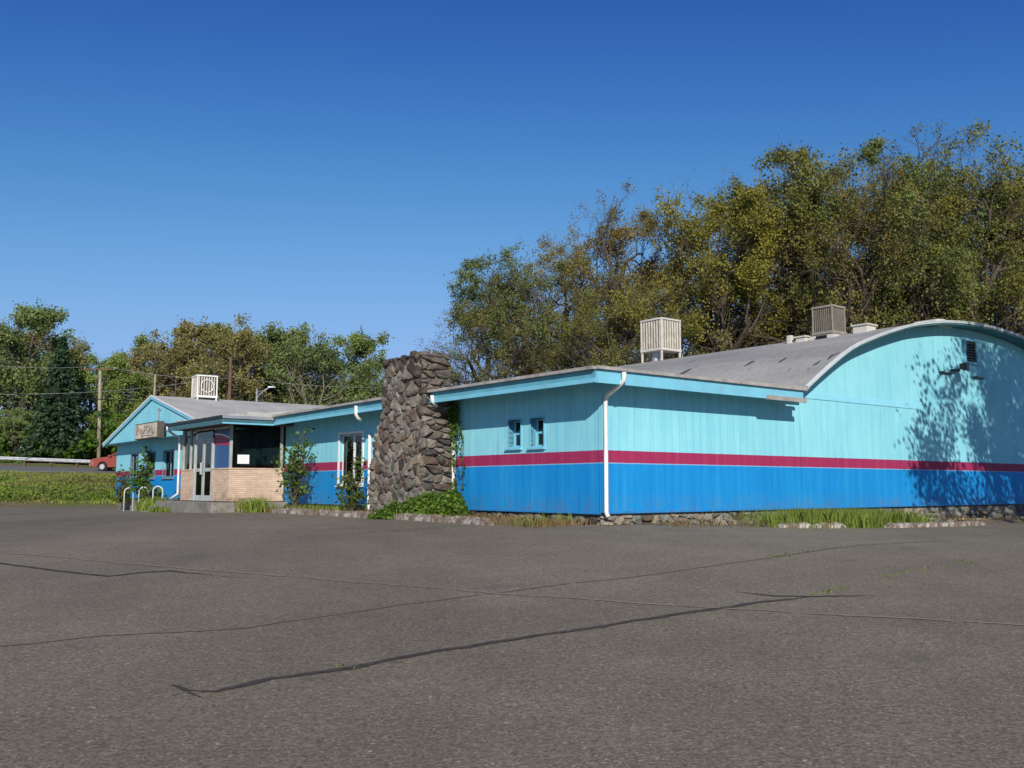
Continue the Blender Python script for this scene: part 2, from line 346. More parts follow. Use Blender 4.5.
# tar sealed cracks lying on the asphalt
def ribbon(name, pts, wd, mat, seed=0, gaps=0):
    rnd = random.Random(seed); P = [Vector((*p, 0)) for p in pts]; Q = []
    for a, b in zip(P[:-1], P[1:]):
        n = max(2, int((b-a).length/.09))
        for i in range(n): Q.append(a.lerp(b, i/n))
    Q.append(P[-1]); vs = []; fs = []; wob = 0
    for i, p in enumerate(Q):
        t = (Q[min(i+1, len(Q)-1)]-Q[max(0, i-1)]).normalized(); nn = Vector((-t.y, t.x, 0)); wob = wob*.85+rnd.uniform(-1, 1)*.016
        end = min(1, i/4+.15, (len(Q)-1-i)/6+.1); hw = wd*.5*(.75+.5*rnd.random())*end
        for s in (-1, 1):
            q = p+nn*(wob+s*hw); vs.append((q.x, q.y, gz(q.x, q.y)+.006))
        if i and rnd.random() > gaps: k = 2*i; fs.append((k-2, k-1, k+1, k))
    o = MB().add(vs, fs).build(name, mat); return tag(o, kind='structure')
ribbon('tar_seal', [(-2.12,6.0),(-2.02,5.9),(-1.84,5.72)], .09, M['tar'], 1)
ribbon('tar_seal', [(-2.0,5.86),(-1.8,5.83),(-1.55,6.13),(-1.09,6.43),(-.65,6.77),(0,7.23),(.71,7.73),(1.65,8.35),(2.29,8.77),(2.88,9.13)], .065, M['tar'], 2)
ribbon('tar_seal', [(2.2,9.36),(2.53,9.13),(2.86,9.07),(3.52,9.09)], .045, M['tar'], 3)
ribbon('tar_seal', [(-7.4,12.5),(-6.8,12.1),(-5.86,11.52),(-5.31,11.11),(-4.88,10.83),(-4.52,10.65),(-4.27,10.87),(-3.98,11.01),(-3.68,10.83),(-3.37,10.65)], .065, M['tar'], 4)
ribbon('tar_seal', [(-3.4,10.62),(-2.7,10.3)], .02, M['crk'], 14)
ribbon('asphalt_crack', [(-4.4,6.7),(-3.22,7.45),(-2.13,7.73),(-1.03,8.73),(0,9.41),(1.4,10.39),(3.07,11.71),(4.83,13.49),(7,15)], .03, M['crk'], 5, .03)
#ribbon('asphalt_crack', [(2.9,9.15),(4.3,10.6),(6.2,12.2),(8.6,14.0),(11,16)], .018, M['crk'], 6, .4)
ribbon('asphalt_seam', [(-9,14.4),(-7.13,13.16),(-3.65,11.07),(0,9.23),(2.19,8.39),(4.26,7.69),(6,7.0)], .05, paint('pale_seam_grit', (.285,.240,.175), .9, .2, 8), 7, .03)
ribbon('parking_marking', [(-1.0,16.3),(-2.6,15.4)], .10, paint('worn_line_paint', (.19,.18,.165), .9, .4, 12), 8, .35)

# ------------------------------------------------------------ building frame: local x = along the east wall, y = along the front, z up
AX = R(38.2); CX, CYY = 1.5989, 16.5
E1 = Vector((-math.sin(AX), math.cos(AX), 0)); E2 = Vector((math.cos(AX), math.sin(AX), 0))
def W(a, b, z=0): return Vector((CX, CYY, z))+E1*a+E2*b
def wz(a, b): p = W(a, b); return gz(p.x, p.y)
bld = empty('roadside_hall', (CX, CYY, 0), AX, 'long low roadside hall painted cyan, pink and blue with arched grey roof and entrance porch', 'building')
T = .14   # wall thickness
def wall_with_holes(along, u0, u1, z0, z1, holes, base, d, mat, name='wall'):
    """along='y': wall in plane x=base running along y; 'x': plane y=base running along x. d: thickness (into building)."""
    m = MB(); us = sorted({u0, u1, *[h[0] for h in holes], *[h[1] for h in holes]}); zs = sorted({z0, z1, *[h[2] for h in holes], *[h[3] for h in holes]})
    for i in range(len(us)-1):
        for j in range(len(zs)-1):
            uc = (us[i]+us[i+1])/2; zc = (zs[j]+zs[j+1])/2
            if any(h[0] < uc < h[1] and h[2] < zc < h[3] for h in holes): continue
            if along == 'y': m.box(base, base+d, us[i], us[i+1], zs[j], zs[j+1])
            else: m.box(us[i], us[i+1], base, base+d, zs[j], zs[j+1])
    return m.build(name, mat, bld)
Z0 = 1.05
SW = [(2.30, 2.70, 2.29, 2.82), (1.60, 2.00, 2.28, 2.82)]
BW = (8.60, 9.80, 1.60, 2.84)
LW = [(24.8, 25.75, 1.87, 2.83), (22.62, 23.8, 1.87, 2.83), (26.9, 27.9, 1.87, 2.83)]
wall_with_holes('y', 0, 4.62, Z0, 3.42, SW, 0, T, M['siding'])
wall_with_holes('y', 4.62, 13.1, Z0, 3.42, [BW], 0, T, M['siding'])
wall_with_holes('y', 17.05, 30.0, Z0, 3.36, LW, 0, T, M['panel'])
wall_with_holes('y', 13.1, 17.05, Z0+.02, 3.4, [(14.2, 15.15, 1.12, 3.1)], 0, T, paint('brown_wood_panelling', (.10,.05,.035), .5, .5, 3))
# east wall: flat part then arched gable
m = MB().box(T, 5.7, 0, T, Z0, 3.42); m.build('wall', M['siding'], bld)
AP = [(5.6,3.62),(6.45,4.14),(7.45,4.68),(8.75,5.1),(10.05,5.45),(11.4,5.67),(12.1,5.75),(13.1,5.81),(14,5.83)]
AP = AP+[(28-b, z) for b, z in reversed(AP[:-1])]
def arch_z(b):
    for (b0, z0), (b1, z1) in zip(AP[:-1], AP[1:]):
        if b0 <= b <= b1: return z0+(z1-z0)*(b-b0)/(b1-b0)
    return 3.5
# smooth profile
def smooth_arch(n=48):
    out = []
    for i in range(n+1):
        b = 5.6+16.8*i/n; z = (arch_z(max(5.6, b-.35))+arch_z(b)*2+arch_z(min(22.4, b+.35)))/4; out.append((b, z))
    out[0] = (5.6, 3.62); out[-1] = (22.4, 3.62); return out
AR = smooth_arch()
m = MB().box(5.7, 22.3, 0, T, Z0, 3.50); m.build('wall', M['siding'], bld)
lo = [(max(5.7, b), 0, max(3.50, z-.09)) for b, z in AR if b < 22.3]
m = MB(); base = [(22.3, 0, 3.50), (5.7, 0, 3.50)]; m.prism(base+lo[1:]+[(22.3, 0, 3.56)], (0, T, 0)); m.build('gable_wall', M['panel'], bld)
MB().prism([(5.75,-.002,3.42),(5.75,-.02,3.43),(5.75,-.012,3.56),(5.75,-.002,3.57)], (5.1,0,0)).build('batten', paint('sunlit_cyan_batten', (.27,.66,.83), .5, .1), bld)  # paler cyan: sun caught by the ledge is put into its colour
# arched roof sheet with rim board
def arch_sheet(off0, off1, a0, a1):
    m = MB(); up = []; dn = []
    n = len(AR)
    for i, (b, z) in enumerate(AR):
        t = Vector((AR[min(i+1, n-1)][0]-AR[max(i-1, 0)][0], 0, AR[min(i+1, n-1)][1]-AR[max(i-1, 0)][1])).normalized(); nn = Vector((-t.z, 0, t.x))
        up.append(Vector((b, 0, z))+nn*off1); dn.append(Vector((b, 0, z))+nn*off0)
    vs = []
    for a in (a0, a1):
        for L in (up, dn): vs += [p+Vector((0, a, 0)) for p in L]
    fs = []
    for i in range(n-1):
        fs += [(i, i+1, 2*n+i+1, 2*n+i), (n+i+1, n+i, 3*n+i, 3*n+i+1), (i+1, i, n+i, n+i+1), (2*n+i, 2*n+i+1, 3*n+i+1, 3*n+i)]
    fs += [(0, 2*n, 3*n, n), (n-1, 2*n-1, 4*n-1, 3*n-1)]
    return m.add(vs, fs)
arch_roof = arch_sheet(-.07, 0, -.40, 17).build('roof', M['roof'], bld, smooth=False)
arch_sheet(-.045, .0, -.43, -.402).build('rim_board', paint('pale_rim_paint', (.50,.62,.64), .5, .2, 4, dirt_amt=.3), bld)
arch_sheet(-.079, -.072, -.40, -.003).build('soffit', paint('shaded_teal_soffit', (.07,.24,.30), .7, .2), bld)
arch_sheet(.003, .016, -.44, -.36).build('drip_edge', M['white'], bld)
arch_sheet(-.16, -.072, 16.7, 16.9).build('gable_wall', M['panel'], bld)
m = MB().box(5.7, 22.3, 16.75, 16.95, .6, 3.6); m.prism([(22.3,16.8,3.6),(5.7,16.8,3.6)]+[(b,16.8,z-.09) for b, z in AR[2:-2]], (0, .1, 0)); m.build('back_wall', M['panel'], bld)
bx('side_wall', M['panel'], bld, 22.2, 22.3, T, 16.7, .5, 3.55)
# low roof over front wing and middle
m = MB()
def zf(y): return 3.53-max(0, y-4.2)*.0035*0-(.01*max(0, y-6.5))
for y0, y1 in ((-.50, 4.2), (4.2, 12.4), (12.4, 20)):
    za, zb = zf(y0), zf(y1)
    m.prism([(-.62, y0, za-.06), (-.62, y1, zb-.06), (-.62, y1, zb), (-.62, y0, za)], (0, 0, 0)) if False else None
    v = [(-.62,y0,za-.06),(5.55 if y1<17 else 9,y0,za+.02),(5.55 if y1<17 else 9,y1,zb+.02),(-.62,y1,zb-.06)]
    m.add(v+[(p[0],p[1],p[2]+.05) for p in v], [(0,1,2,3),(4,7,6,5),(0,4,5,1),(1,5,6,2),(2,6,7,3),(3,7,4,0)])
m.build('low_roof', M['roof'], bld)
def board_y(name, x, y0, y1, ztop, h, th, mat): # along y at plane x (outer face at x)
    m = MB(); za, zb = zf(y0)+ztop, zf(y1)+ztop
    v = [(x,y0,za-h),(x+th,y0,za-h),(x+th,y1,zb-h),(x,y1,zb-h)]; m.add(v+[(p[0],p[1],p[2]+h) for p in v], [(0,3,2,1),(4,5,6,7),(0,1,5,4),(1,2,6,5),(2,3,7,6),(3,0,4,7)])
    return m.build(name, mat, bld)
FASC = paint('shaded_teal_fascia', (.13,.40,.50), .5, .2, 3)  # front fascia only: shade under the gutter put into a darker teal
for (y0, y1) in ((-.52, 4.55), (6.35, 12.42)):
    board_y('fascia', -.65, y0, y1, -.03, .24, .03, FASC)
    board_y('gutter', -.74, y0-.03 if y0 < 0 else y0, y1, .01, .055, .088, M['gutter'])
    board_y('fascia_trim', -.672, y0-.02 if y0 < 0 else y0, y1, -.19, .075, .02, M['cyan'])
MB().box(-.62, 5.25, -.55, -.52, 3.26, 3.50).build('fascia', M['cyan'], bld)
MB().box(-.66, 5.32, -.61, -.552, 3.49, 3.545).build('gutter', M['gutter'], bld)
m = MB().box(4.0, 5.29, -.60, -.553, 3.24, 3.33); m.build('loose_board', M['gutter'], bld)
# soffits
MB().box(-.62, -.002, -.50, 12.4, 3.40, 3.415).build('soffit', M['cyan'], bld)
MB().box(-.002, 5.2, -.50, -.002, 3.40, 3.415).build('soffit', M['cyan'], bld)
# corner boards
m = MB().box(-.02, .06, -.02, .0, Z0, 3.40).box(-.02, .0, 0, .07, Z0, 3.40); m.build('corner_board', M['siding'], bld)
MB().box(.05, 22.3, -.018, -.002, Z0-.02, Z0+.02).build('base_flashing', M['bluetrim'], bld)
MB().box(-.016, -.002, .05, 4.5, Z0-.03, Z0).build('base_flashing', M['bluetrim'], bld)
# foundation core (dark, recessed)
m = MB().box(.12, 22.2, .10, .3, .1, Z0).box(.10, .3, .1, 30, .1, Z0); m.build('foundation', M['conc'], bld)
# rear and far walls closing the low wings
m = MB().box(9.0, 9.12, 16.95, 30, .5, 3.3).box(.14, 9, 29.88, 30, .5, 3.36); m.build('back_wall', M['panel'], bld)

# windows -------------------------------------------------
def window(y0, y1, z0, z1, frame_w=.07, mull=(), mat=None, depth=.10, proud=.03, sill=True, trim=True, g='glass', back=None):
    mat = mat or M['cyan']; root = MB()
    root.box(-proud, depth, y0-frame_w, y0, z0-frame_w, z1+frame_w) if trim else None
    root.box(-proud, depth, y1, y1+frame_w, z0-frame_w, z1+frame_w) if trim else None
    root.box(-proud, depth, y0, y1, z1, z1+frame_w) if trim else None
    root.box(-proud, depth, y0, y1, z0-frame_w, z0) if trim else None
    wnd = root.build('window_frame', mat, bld)
    s = MB()
    for (a0, a1, c0, c1) in ((y0, y0+.035, z0, z1), (y1-.035, y1, z0, z1), (y0+.035, y1-.035, z0, z0+.035), (y0+.035, y1-.035, z1-.035, z1)):
        s.box(depth-.045, depth-.005, a0, a1, c0, c1)
    for mm in mull:
        if mm[0] == 'v': s.box(depth-.06, depth-.002, mm[1]-.03, mm[1]+.03, z0+.035, z1-.035)
        else: s.box(depth-.05, depth-.002, y0+.035, y1-.035, mm[1]-.02, mm[1]+.02)
    s.build('sash', mat, wnd)
    MB().box(depth-.03, depth-.024, y0+.035, y1-.035, z0+.035, z1-.035).build('pane', M[g], wnd)
    if sill: MB().box(-proud-.05, depth-.05, y0-frame_w-.02, y1+frame_w+.02, z0-frame_w-.03, z0-frame_w).build('sill', mat, wnd)
    if back: MB().box(depth+.02, depth+.03, back[0], back[1], z0, z1).build('curtain', M[back[2]], wnd)
    return wnd
for h in SW: window(*h, frame_w=.035, mull=(('h', (h[2]+h[3])/2),), depth=.20, proud=.015)
wf = window(*BW, frame_w=.065, mull=(('v', 9.16),), mat=M['white'], depth=.12, back=(9.36, 9.62, 'curtain'))
for h in LW: window(*h, frame_w=.05, mull=(('v', (h[0]+h[1])/2),), mat=paint('drab_blue_frame', (.16,.26,.33), .5), depth=.13, proud=.015, g='glassdk')
# room floor/back partition so that windows look into dim rooms
m = MB().box(2.6, 2.7, .3, 4.5, .9, 3.4).box(2.6, 2.7, 4.7, 29.8, .9, 3.4).box(.3, 5.6, .3, 29.8, .86, .9); m.build('inner_partition', M['interior'], bld)

# gabled wing at the far end ------------------------------
GA, GZ, GL, GR, EZ = 23.6, 4.89, 29.9, 18.0, 3.30
def gz_l(y): return GZ-(y-GA)*(GZ-3.30)/(GL-GA) if y > GA else GZ-(GA-y)*(GZ-3.79)/(GA-19.0)
m = MB(); gx = -.55
m.prism([(gx, GL-.25, 3.29), (gx, GA, GZ-.07), (gx, GR, gz_l(GR)-.07), (gx, GR, 3.29)], (.1, 0, 0)); m.build('gable_panel', M['panel'], bld)
bx('soffit', M['cyan'], bld, gx+.1, -.002, 17.1, 30.0, 3.29, 3.30)
m = MB(); X1 = 6.9
for (ya, yb) in ((GA, GL), (GR-1.2, GA)):
    za, zb = gz_l(ya), gz_l(yb); v = [(-.59,ya,za-.05),(X1,ya,za-.05),(X1,yb,zb-.05),(-.59,yb,zb-.05)]
    m.add(v+[(p[0],p[1],p[2]+.06) for p in v], [(0,3,2,1),(4,5,6,7),(0,1,5,4),(1,2,6,5),(2,3,7,6),(3,0,4,7)])
m.build('roof', M['roofpale'], bld)
m = MB()
for (ya, yb) in ((GA, GL), (GR, GA)):
    za, zb = gz_l(ya), gz_l(yb); m.prism([(-.62, ya, za-.13), (-.62, yb, zb-.13), (-.62, yb, zb+.02), (-.62, ya, za+.02)], (.028, 0, 0))
m.build('barge_board', M['cyan'], bld)
m = MB()
for (ya, yb) in ((GA, GL+.02), (GR, GA)):
    za, zb = gz_l(ya), gz_l(yb); m.prism([(-.635, ya, za-.03), (-.635, yb, zb-.03), (-.635, yb, zb+.035), (-.635, ya, za+.035)], (.013, 0, 0))
m.build('roof_edge', M['white'], bld)
m = MB().prism([(X1-.1, 30.0, 3.3), (X1-.1, GA, GZ-.07), (X1-.1, 17.2, 3.3)], (.08, 0, 0)).box(X1-.1, X1-.02, 17.2, 30, .6, 3.3); m.build('back_wall', M['panel'], bld)
# mast above the sign
MB().tube([(gx-.05, 22.75, 3.85), (gx-.05, 22.75, 4.28), (gx-.07, 22.65, 4.34), (gx-.07, 22.5, 4.34)], .018, 6).build('conduit', M['gutter'], bld)

# entrance porch ------------------------------------------
PA0, PA1, PB = 13.12, 16.98, -1.64
ZS = 1.10
sl = MB().box(PB-.55, .1, PA0-.25, 17.6, .35, ZS-.02).box(PB-.5, -.02, 17.6, 18.4, .3, ZS-.2).box(PB-.5, -.02, 18.4, 19.2, .3, ZS-.36); sl.build('porch_slab', M['conc'], bld, bevel=.015)
DY0, DY1 = 14.48, 15.85
m = MB().box(PB, PB+.12, PA0, DY0-.06, ZS, 1.99).box(PB+.12, -.02, PA0, PA0+.12, ZS, 1.99); m.build('brick_wall', M['brick'], bld)
m = MB().box(PB, PB+.12, DY1+.06, PA1, ZS, 1.99).box(PB+.12, -.02, PA1-.12, PA1, ZS, 1.99); m.build('brick_wall', M['brick'], bld)
m = MB().box(PB-.02, PB+.14, PA0-.02, DY0-.06, 1.992, 2.03).box(PB+.14, -.02, PA0-.02, PA0+.14, 1.992, 2.03); m.build('brick_cap', M['brick'], bld)
m = MB().box(PB-.02, PB+.14, DY1+.06, PA1+.02, 1.992, 2.03).box(PB+.14, -.02, PA1-.14, PA1+.02, 1.992, 2.03); m.build('brick_cap', M['brick'], bld)
ALU = paint('dull_aluminium_frame', (.46,.50,.49), .45, .2, 3, dirt_amt=.3)
WD = paint('weathered_porch_post', (.42,.46,.42), .7, .3, 3, dirt_amt=.5)
def post(x, y, w_=.09, z0=2.03, z1=3.22, mat=WD): return MB().box(x-w_/2, x+w_/2, y-w_/2, y+w_/2, z0, z1).build('porch_post', mat, bld)
post(PB+.06, PA0+.06, .07); post(PB+.06, 16.3, .08); post(PB+.06, PA1-.06, .11); post(-.09, PA0+.06, .08)
# panes
def pane(x0, x1, y0, y1, z0, z1, g='glassdk'): return MB().box(x0, x1, y0, y1, z0, z1).build('porch_glazing', M[g], bld)
pane(PB+.05, PB+.056, 16.36, PA1-.12, 2.04, 3.2, 'glass'); pane(PB+.05, PB+.056, DY1+.07, 16.25, 2.04, 3.2, 'glass')
pane(PB+.13, -.14, PA0+.05, PA0+.056, 2.04, 3.2)
bx('side_panel', M['cyan'], bld, PB+.13, -.14, PA1-.09, PA1-.03, 2.04, 3.2)
m = MB().box(PB+.03, PB+.09, PA0+.13, DY0-.07, 3.12, 3.2); m.build('transom', ALU, bld)
# painted panel beside the doors: blue with a pink swoosh
pan = bx('painted_panel', paint('deep_blue_panel', (.03,.10,.26), .4, .2), bld, PB+.06, PB+.09, PA0+.14, DY0-.08, 2.035, 3.10)
m = MB(); n = 10; top = []; bot = []
for i in range(n+1):
    t = i/n; y = DY0-.085-t*(DY0-PA0-.23); top.append((PB+.055, y, 2.98-.14*t*t)); bot.append((PB+.055, y, 2.70-.05*t))
m.prism(top+bot[::-1], (-.004, 0, 0)); m.build('pink_swoosh', paint('pink_paint', (.36,.03,.09), .45, .1), pan)
m = MB(); m.prism([(p[0]-.006, p[1], p[2]+.045) for p in top]+[(p[0]-.006, p[1], p[2]+.005) for p in top[::-1]], (-.004, 0, 0)); m.build('white_line', M['white'], pan)
# double doors
for (y0, y1, hinge) in ((DY0, (DY0+DY1)/2-.01, 0), ((DY0+DY1)/2+.01, DY1, 1)):
    m = MB(); x0, x1 = PB+.02, PB+.07; s = .075
    m.box(x0, x1, y0, y0+s, ZS, 2.84).box(x0, x1, y1-s, y1, ZS, 2.84).box(x0, x1, y0+s, y1-s, 2.76, 2.84).box(x0, x1, y0+s, y1-s, ZS, ZS+.16).box(x0, x1, y0+s, y1-s, 1.95, 2.05)
    d = m.build('door', ALU, bld)
    MB().box(x0+.02, x0+.026, y0+s, y1-s, 2.05, 2.76).build('pane', M['glass'], d)
    MB().box(x0+.02, x0+.026, y0+s, y1-s, ZS+.16, 1.95).build('pane', M['glassdk'], d)
    hy = y1-.04 if not hinge else y0+.04
    MB().tube([(x0, hy, 1.85), (x0-.06, hy, 1.87), (x0-.06, hy, 2.2), (x0, hy, 2.22)], .014, 6).build('handle', M['steel'], d)
m = MB().box(PB, PB+.1, DY0-.06, DY0-.005, ZS, 2.9).box(PB, PB+.1, DY1+.005, DY1+.06, ZS, 2.9).box(PB, PB+.1, DY0-.005, DY1+.005, 2.845, 2.9).box(PB, PB+.1, DY0-.06, DY1+.06, 3.15, 3.2); m.build('door_frame', ALU, bld)
MB().box(PB+.03, PB+.036, DY0-.005, DY1+.005, 2.9, 3.15).build('porch_glazing', M['glass'], bld)
# inner door behind the right glazing
m = MB().box(-.03, .02, 14.12, 14.2, ZS, 3.15).box(-.03, .02, 15.15, 15.23, ZS, 3.15).box(-.03, .02, 14.2, 15.15, 3.08, 3.15); m.build('inner_door_frame', paint('teal_grey_frame', (.16,.24,.24), .5), bld)
bx('inner_door', M['green'], bld, .03, .07, 14.2, 15.15, ZS, 3.08)
bx('added_glass_cyan', paint('painted_glass_brightness', (.30,.58,.66), .6, .2), bld, PB+.13, PB+.14, DY0, DY1, 2.06, 2.8)  # added sheet: bright cyan look of the door glass put into its colour
# porch roof
def zp(y): return 3.39
m = MB().box(PB-.48, -.02, 12.5, 17.0, 3.33, 3.385); m.build('porch_roof', M['roofpale'], bld)
MB().box(PB-.45, -.02, 12.55, 16.95, 3.22, 3.235).build('soffit', paint('brown_soffit', (.12,.10,.085), .8, .3), bld)
TEAL = paint('dark_teal_fascia', (.06,.16,.19), .5, .25, 3, dirt_amt=.3)
MB().box(PB-.50, PB-.47, 12.45, 17.05, 3.19, 3.36).build('fascia', TEAL, bld)
MB().box(PB-.47, -.66, 12.45, 12.48, 3.20, 3.36).build('fascia', TEAL, bld)
MB().box(PB-.53, PB-.502, 12.42, 17.08, 3.34, 3.42).build('gutter', M['blackpl'], bld)
MB().box(PB-.50, -.68, 12.41, 12.448, 3.34, 3.42).build('gutter', M['steel'], bld)
MB().box(PB-.49, -.67, 12.43, 12.448, 3.195, 3.235).build('fascia_trim', M['cyan'], bld)
rnd = random.Random(3)
for k in range(9):
    x = rnd.uniform(-1.9, -.9); y = rnd.uniform(12.7, 16.8); MB().box(x, x+rnd.uniform(.2, .5), y, y+rnd.uniform(.2, .9), 3.387, 3.42+(x-PB+.3)*.17+rnd.uniform(.03, .10)).build('roof_flashing', M['roofpale'], bld)

MB().prism([(PB-.3, 12.52, 3.39), (-.5, 12.52, 3.60), (-.05, 12.52, 3.62), (-.05, 12.52, 3.39)], (0, 4.3, 0)).build('porch_roof_slope', M['roofpale'], bld)
# front wall corner board between porch and gable
MB().box(-.03, -.002, 17.06, 17.2, Z0, 3.28).build('corner_board', M['cyan'], bld)

# downspouts ----------------------------------------------
def spout(pts, r=.042, mat=None): return MB().tube(pts, r, 8).build('downspout', mat or M['white'], bld, smooth=True)
spout([(-.06, -.62, 3.47), (-.06, -.62, 3.34), (-.04, -.5, 3.26), (.0, -.14, 3.12), (.0, -.09, 3.02), (.0, -.08, 1.06), (.0, -.13, .98)])
spout([(-.06, 8.15, 2.78), (-.06, 8.15, .90), (-.12, 8.15, .86)])
spout([(-.70, 7.7, 3.42), (-.70, 7.7, 3.22), (-.64, 7.72, 3.14), (-.52, 7.75, 3.08)])
spout([(-.70, 4.42, 3.42), (-.69, 4.42, 3.30), (-.55, 4.46, 3.20)])
spout([(-.07, 4.52, 2.6), (-.07, 4.52, .95)])
spout([(PB-.50, 16.9, 3.34), (PB-.49, 16.9, 3.24), (PB-.3, 17.0, 3.12), (PB-.06, 17.06, 3.02), (PB-.05, 17.06, 1.3), (PB-.2, 17.25, 1.14)], .036)

# stonework -----------------------------------------------
def clip_cell(poly, sites, i, ax):
    sx, sy = sites[i]
    for j, (tx, ty) in enumerate(sites):
        if j == i or abs(tx-sx)*ax[0] > 1.6 or abs(ty-sy)*ax[1] > 1.6: continue
        mx, my = (sx+tx)/2, (sy+ty)/2; nx, ny = (tx-sx)*ax[0]**2, (ty-sy)*ax[1]**2
        out = []; n = len(poly)
        for k in range(n):
            p, q = poly[k], poly[(k+1)%n]; dp = (p[0]-mx)*nx+(p[1]-my)*ny; dq = (q[0]-mx)*nx+(q[1]-my)*ny
            if dp <= 0: out.append(p)
            if (dp < 0 < dq) or (dq < 0 < dp):
                t = dp/(dp-dq); out.append((p[0]+(q[0]-p[0])*t, p[1]+(q[1]-p[1])*t))
        poly = out
        if len(poly) < 3: return []
    return poly
def stones(m, poly, n, to3, nrm, rnd, ax=(1,1), gap=.012, depth=.07, mi=0, jag=.022):
    x0, x1 = min(p[0] for p in poly), max(p[0] for p in poly); y0, y1 = min(p[1] for p in poly), max(p[1] for p in poly)
    def inside(x, y):
        c = False
        for k in range(len(poly)):
            (ax_, ay), (bx_, by) = poly[k], poly[(k+1)%len(poly)]
            if (ay > y) != (by > y) and x < (bx_-ax_)*(y-ay)/(by-ay)+ax_: c = not c
        return c
    S = []; tries = 0; rmin = .62*math.sqrt((x1-x0)*ax[0]*(y1-y0)*ax[1]/n)
    while len(S) < n and tries < 9000:
        tries += 1; p = (rnd.uniform(x0, x1), rnd.uniform(y0, y1))
        if not inside(*p): continue
        rr = rmin*rnd.uniform(.55, 1.35)
        if all(math.hypot((p[0]-q[0])*ax[0], (p[1]-q[1])*ax[1]) > rr for q in S): S.append(p)
    N = Vector(nrm)
    for i in range(len(S)):
        c = clip_cell(list(poly), S, i, ax)
        if len(c) < 3: continue
        gx_, gy_ = sum(p[0] for p in c)/len(c), sum(p[1] for p in c)/len(c)
        # cut corners and resample
        for _ in range(rnd.choice((1,1,2))):
            c2 = []
            for k in range(len(c)):
                p, q = c[k], c[(k+1)%len(c)]; L = math.hypot(q[0]-p[0], q[1]-p[1]); f = rnd.uniform(.10, .26)
                c2 += [(p[0]+(q[0]-p[0])*f, p[1]+(q[1]-p[1])*f), (p[0]+(q[0]-p[0])*(1-f), p[1]+(q[1]-p[1])*(1-f))]
            c = c2
        size = math.sqrt(max(.001, (max(p[0] for p in c)-min(p[0] for p in c))*(max(p[1] for p in c)-min(p[1] for p in c))))
        d = depth*rnd.uniform(.5, 1.5)*min(1.3, size/.25); tilt = (rnd.uniform(-.25, .25), rnd.uniform(-.25, .25))
        vs = []; k = len(c)
        for (sc, h) in ((1, -.02), (.97, d*.55), (.86, d*.9), (.5, d*1.05)):
            for p in c:
                dx, dy = p[0]-gx_, p[1]-gy_; L = math.hypot(dx, dy)+1e-6; s2 = max(.2, sc-gap/L)*(1+(rnd.uniform(-.05, .05) if sc < 1 else 0))
                hh = h+(dx*tilt[0]+dy*tilt[1])*(h > 0)+rnd.uniform(-.5, .5)*jag*(h > 0)
                vs.append(Vector(to3(gx_+dx*s2, gy_+dy*s2))+N*hh)
        vs.append(Vector(to3(gx_, gy_))+N*d*1.05); fs = []
        for r_ in range(3):
            for q in range(k): fs.append((r_*k+q, r_*k+(q+1)%k, (r_+1)*k+(q+1)%k, (r_+1)*k+q))
        for q in range(k): fs.append((3*k+q, 3*k+(q+1)%k, 4*k))
        m.add(vs, fs, mi)
rs = random.Random(11)
chim = empty('chimney', (0, 0, 0)); chim.parent = bld
CB, CA = -.76, 4.62
body = [(CB+.01, CA+.01), (CB+.01, 6.30), ]
m = MB()
FP = [(4.62,.7),(6.86,.7),(6.86,1.9),(6.76,2.5),(6.55,2.9),(6.38,3.2),(6.28,4.36),(4.62,4.36)]
m.prism([(CB+.015, y+(-.03 if y > 5 else .03), z-.03) for y, z in FP], (.605, 0, 0)); m.box(-.16, -.003, 4.66, 6.8, .7, 2.3); m.build('mortar_core', M['mortar'], chim)
m = MB()
lo_p = [(4.6,.72),(6.88,.72),(6.88,1.65),(4.6,1.65)]; hi_p = [(4.6,.72),(6.88,.72),(6.88,1.65),(6.78,2.5),(6.55,2.9),(6.38,3.2),(6.30,4.34),(6.0,4.39),(5.6,4.32),(5.2,4.38),(4.6,4.34)]
stones(m, hi_p, 190, lambda u, v: (CB+.02, u, v), (-1, 0, 0), rs, (1.15, .9), gap=.015, depth=.058, jag=.015)
# east side: flat coursed slabs, flaring at the foot
stones(m, [(CB-.05,.72),(.02,.72),(-.02,2.4),(-.10,4.36),(CB-.07,4.34)], 66, lambda u, v: (u, 4.64, v), (0, -1, 0), rs, (.60, 1.55), gap=.016, depth=.08, jag=.018)
# west side and top
stones(m, [(CB,.72),(.0,.72),(.0,1.9),(CB,1.9)], 18, lambda u, v: (u, 6.84, v), (0, 1, 0), rs, (.8, 1.2), depth=.05)
stones(m, [(CB,2.9),(-.1,2.9),(-.1,4.34),(CB,4.34)], 26, lambda u, v: (u, 6.28, v), (0, 1, 0), rs, (.8, 1.2), depth=.05)
stones(m, [(CB-.05,4.6),(-.08,4.6),(-.08,6.3),(CB-.05,6.3)], 34, lambda u, v: (u, v, 4.33), (0, 0, 1), rs, (1, 1), depth=.04, jag=.015)
m.build('stones', M['stone'], chim)
# foundation stones along the east wall and front
m = MB()
stones(m, [(.0,.60),(4.4,.50),(4.4,1.0),(.0,1.0)], 80, lambda u, v: (u, .06, v), (0, -1, 0), rs, (1, 1.3), depth=.09)
stones(m, [(4.4,.45),(17,.30),(17,1.0),(4.4,1.0)], 150, lambda u, v: (u, .08, v), (0, -1, 0), rs, (1, 1.3), depth=.07)
m.build('foundation_stones', M['stonepale'], bld)
m = MB(); stones(m, [(.06,.62),(4.5,.62),(4.5,1.0),(.06,1.0)], 46, lambda u, v: (.08, u, v), (-1, 0, 0), rs, (1, 1.3), depth=.06)
m.build('foundation_stones', M['stone'], bld)

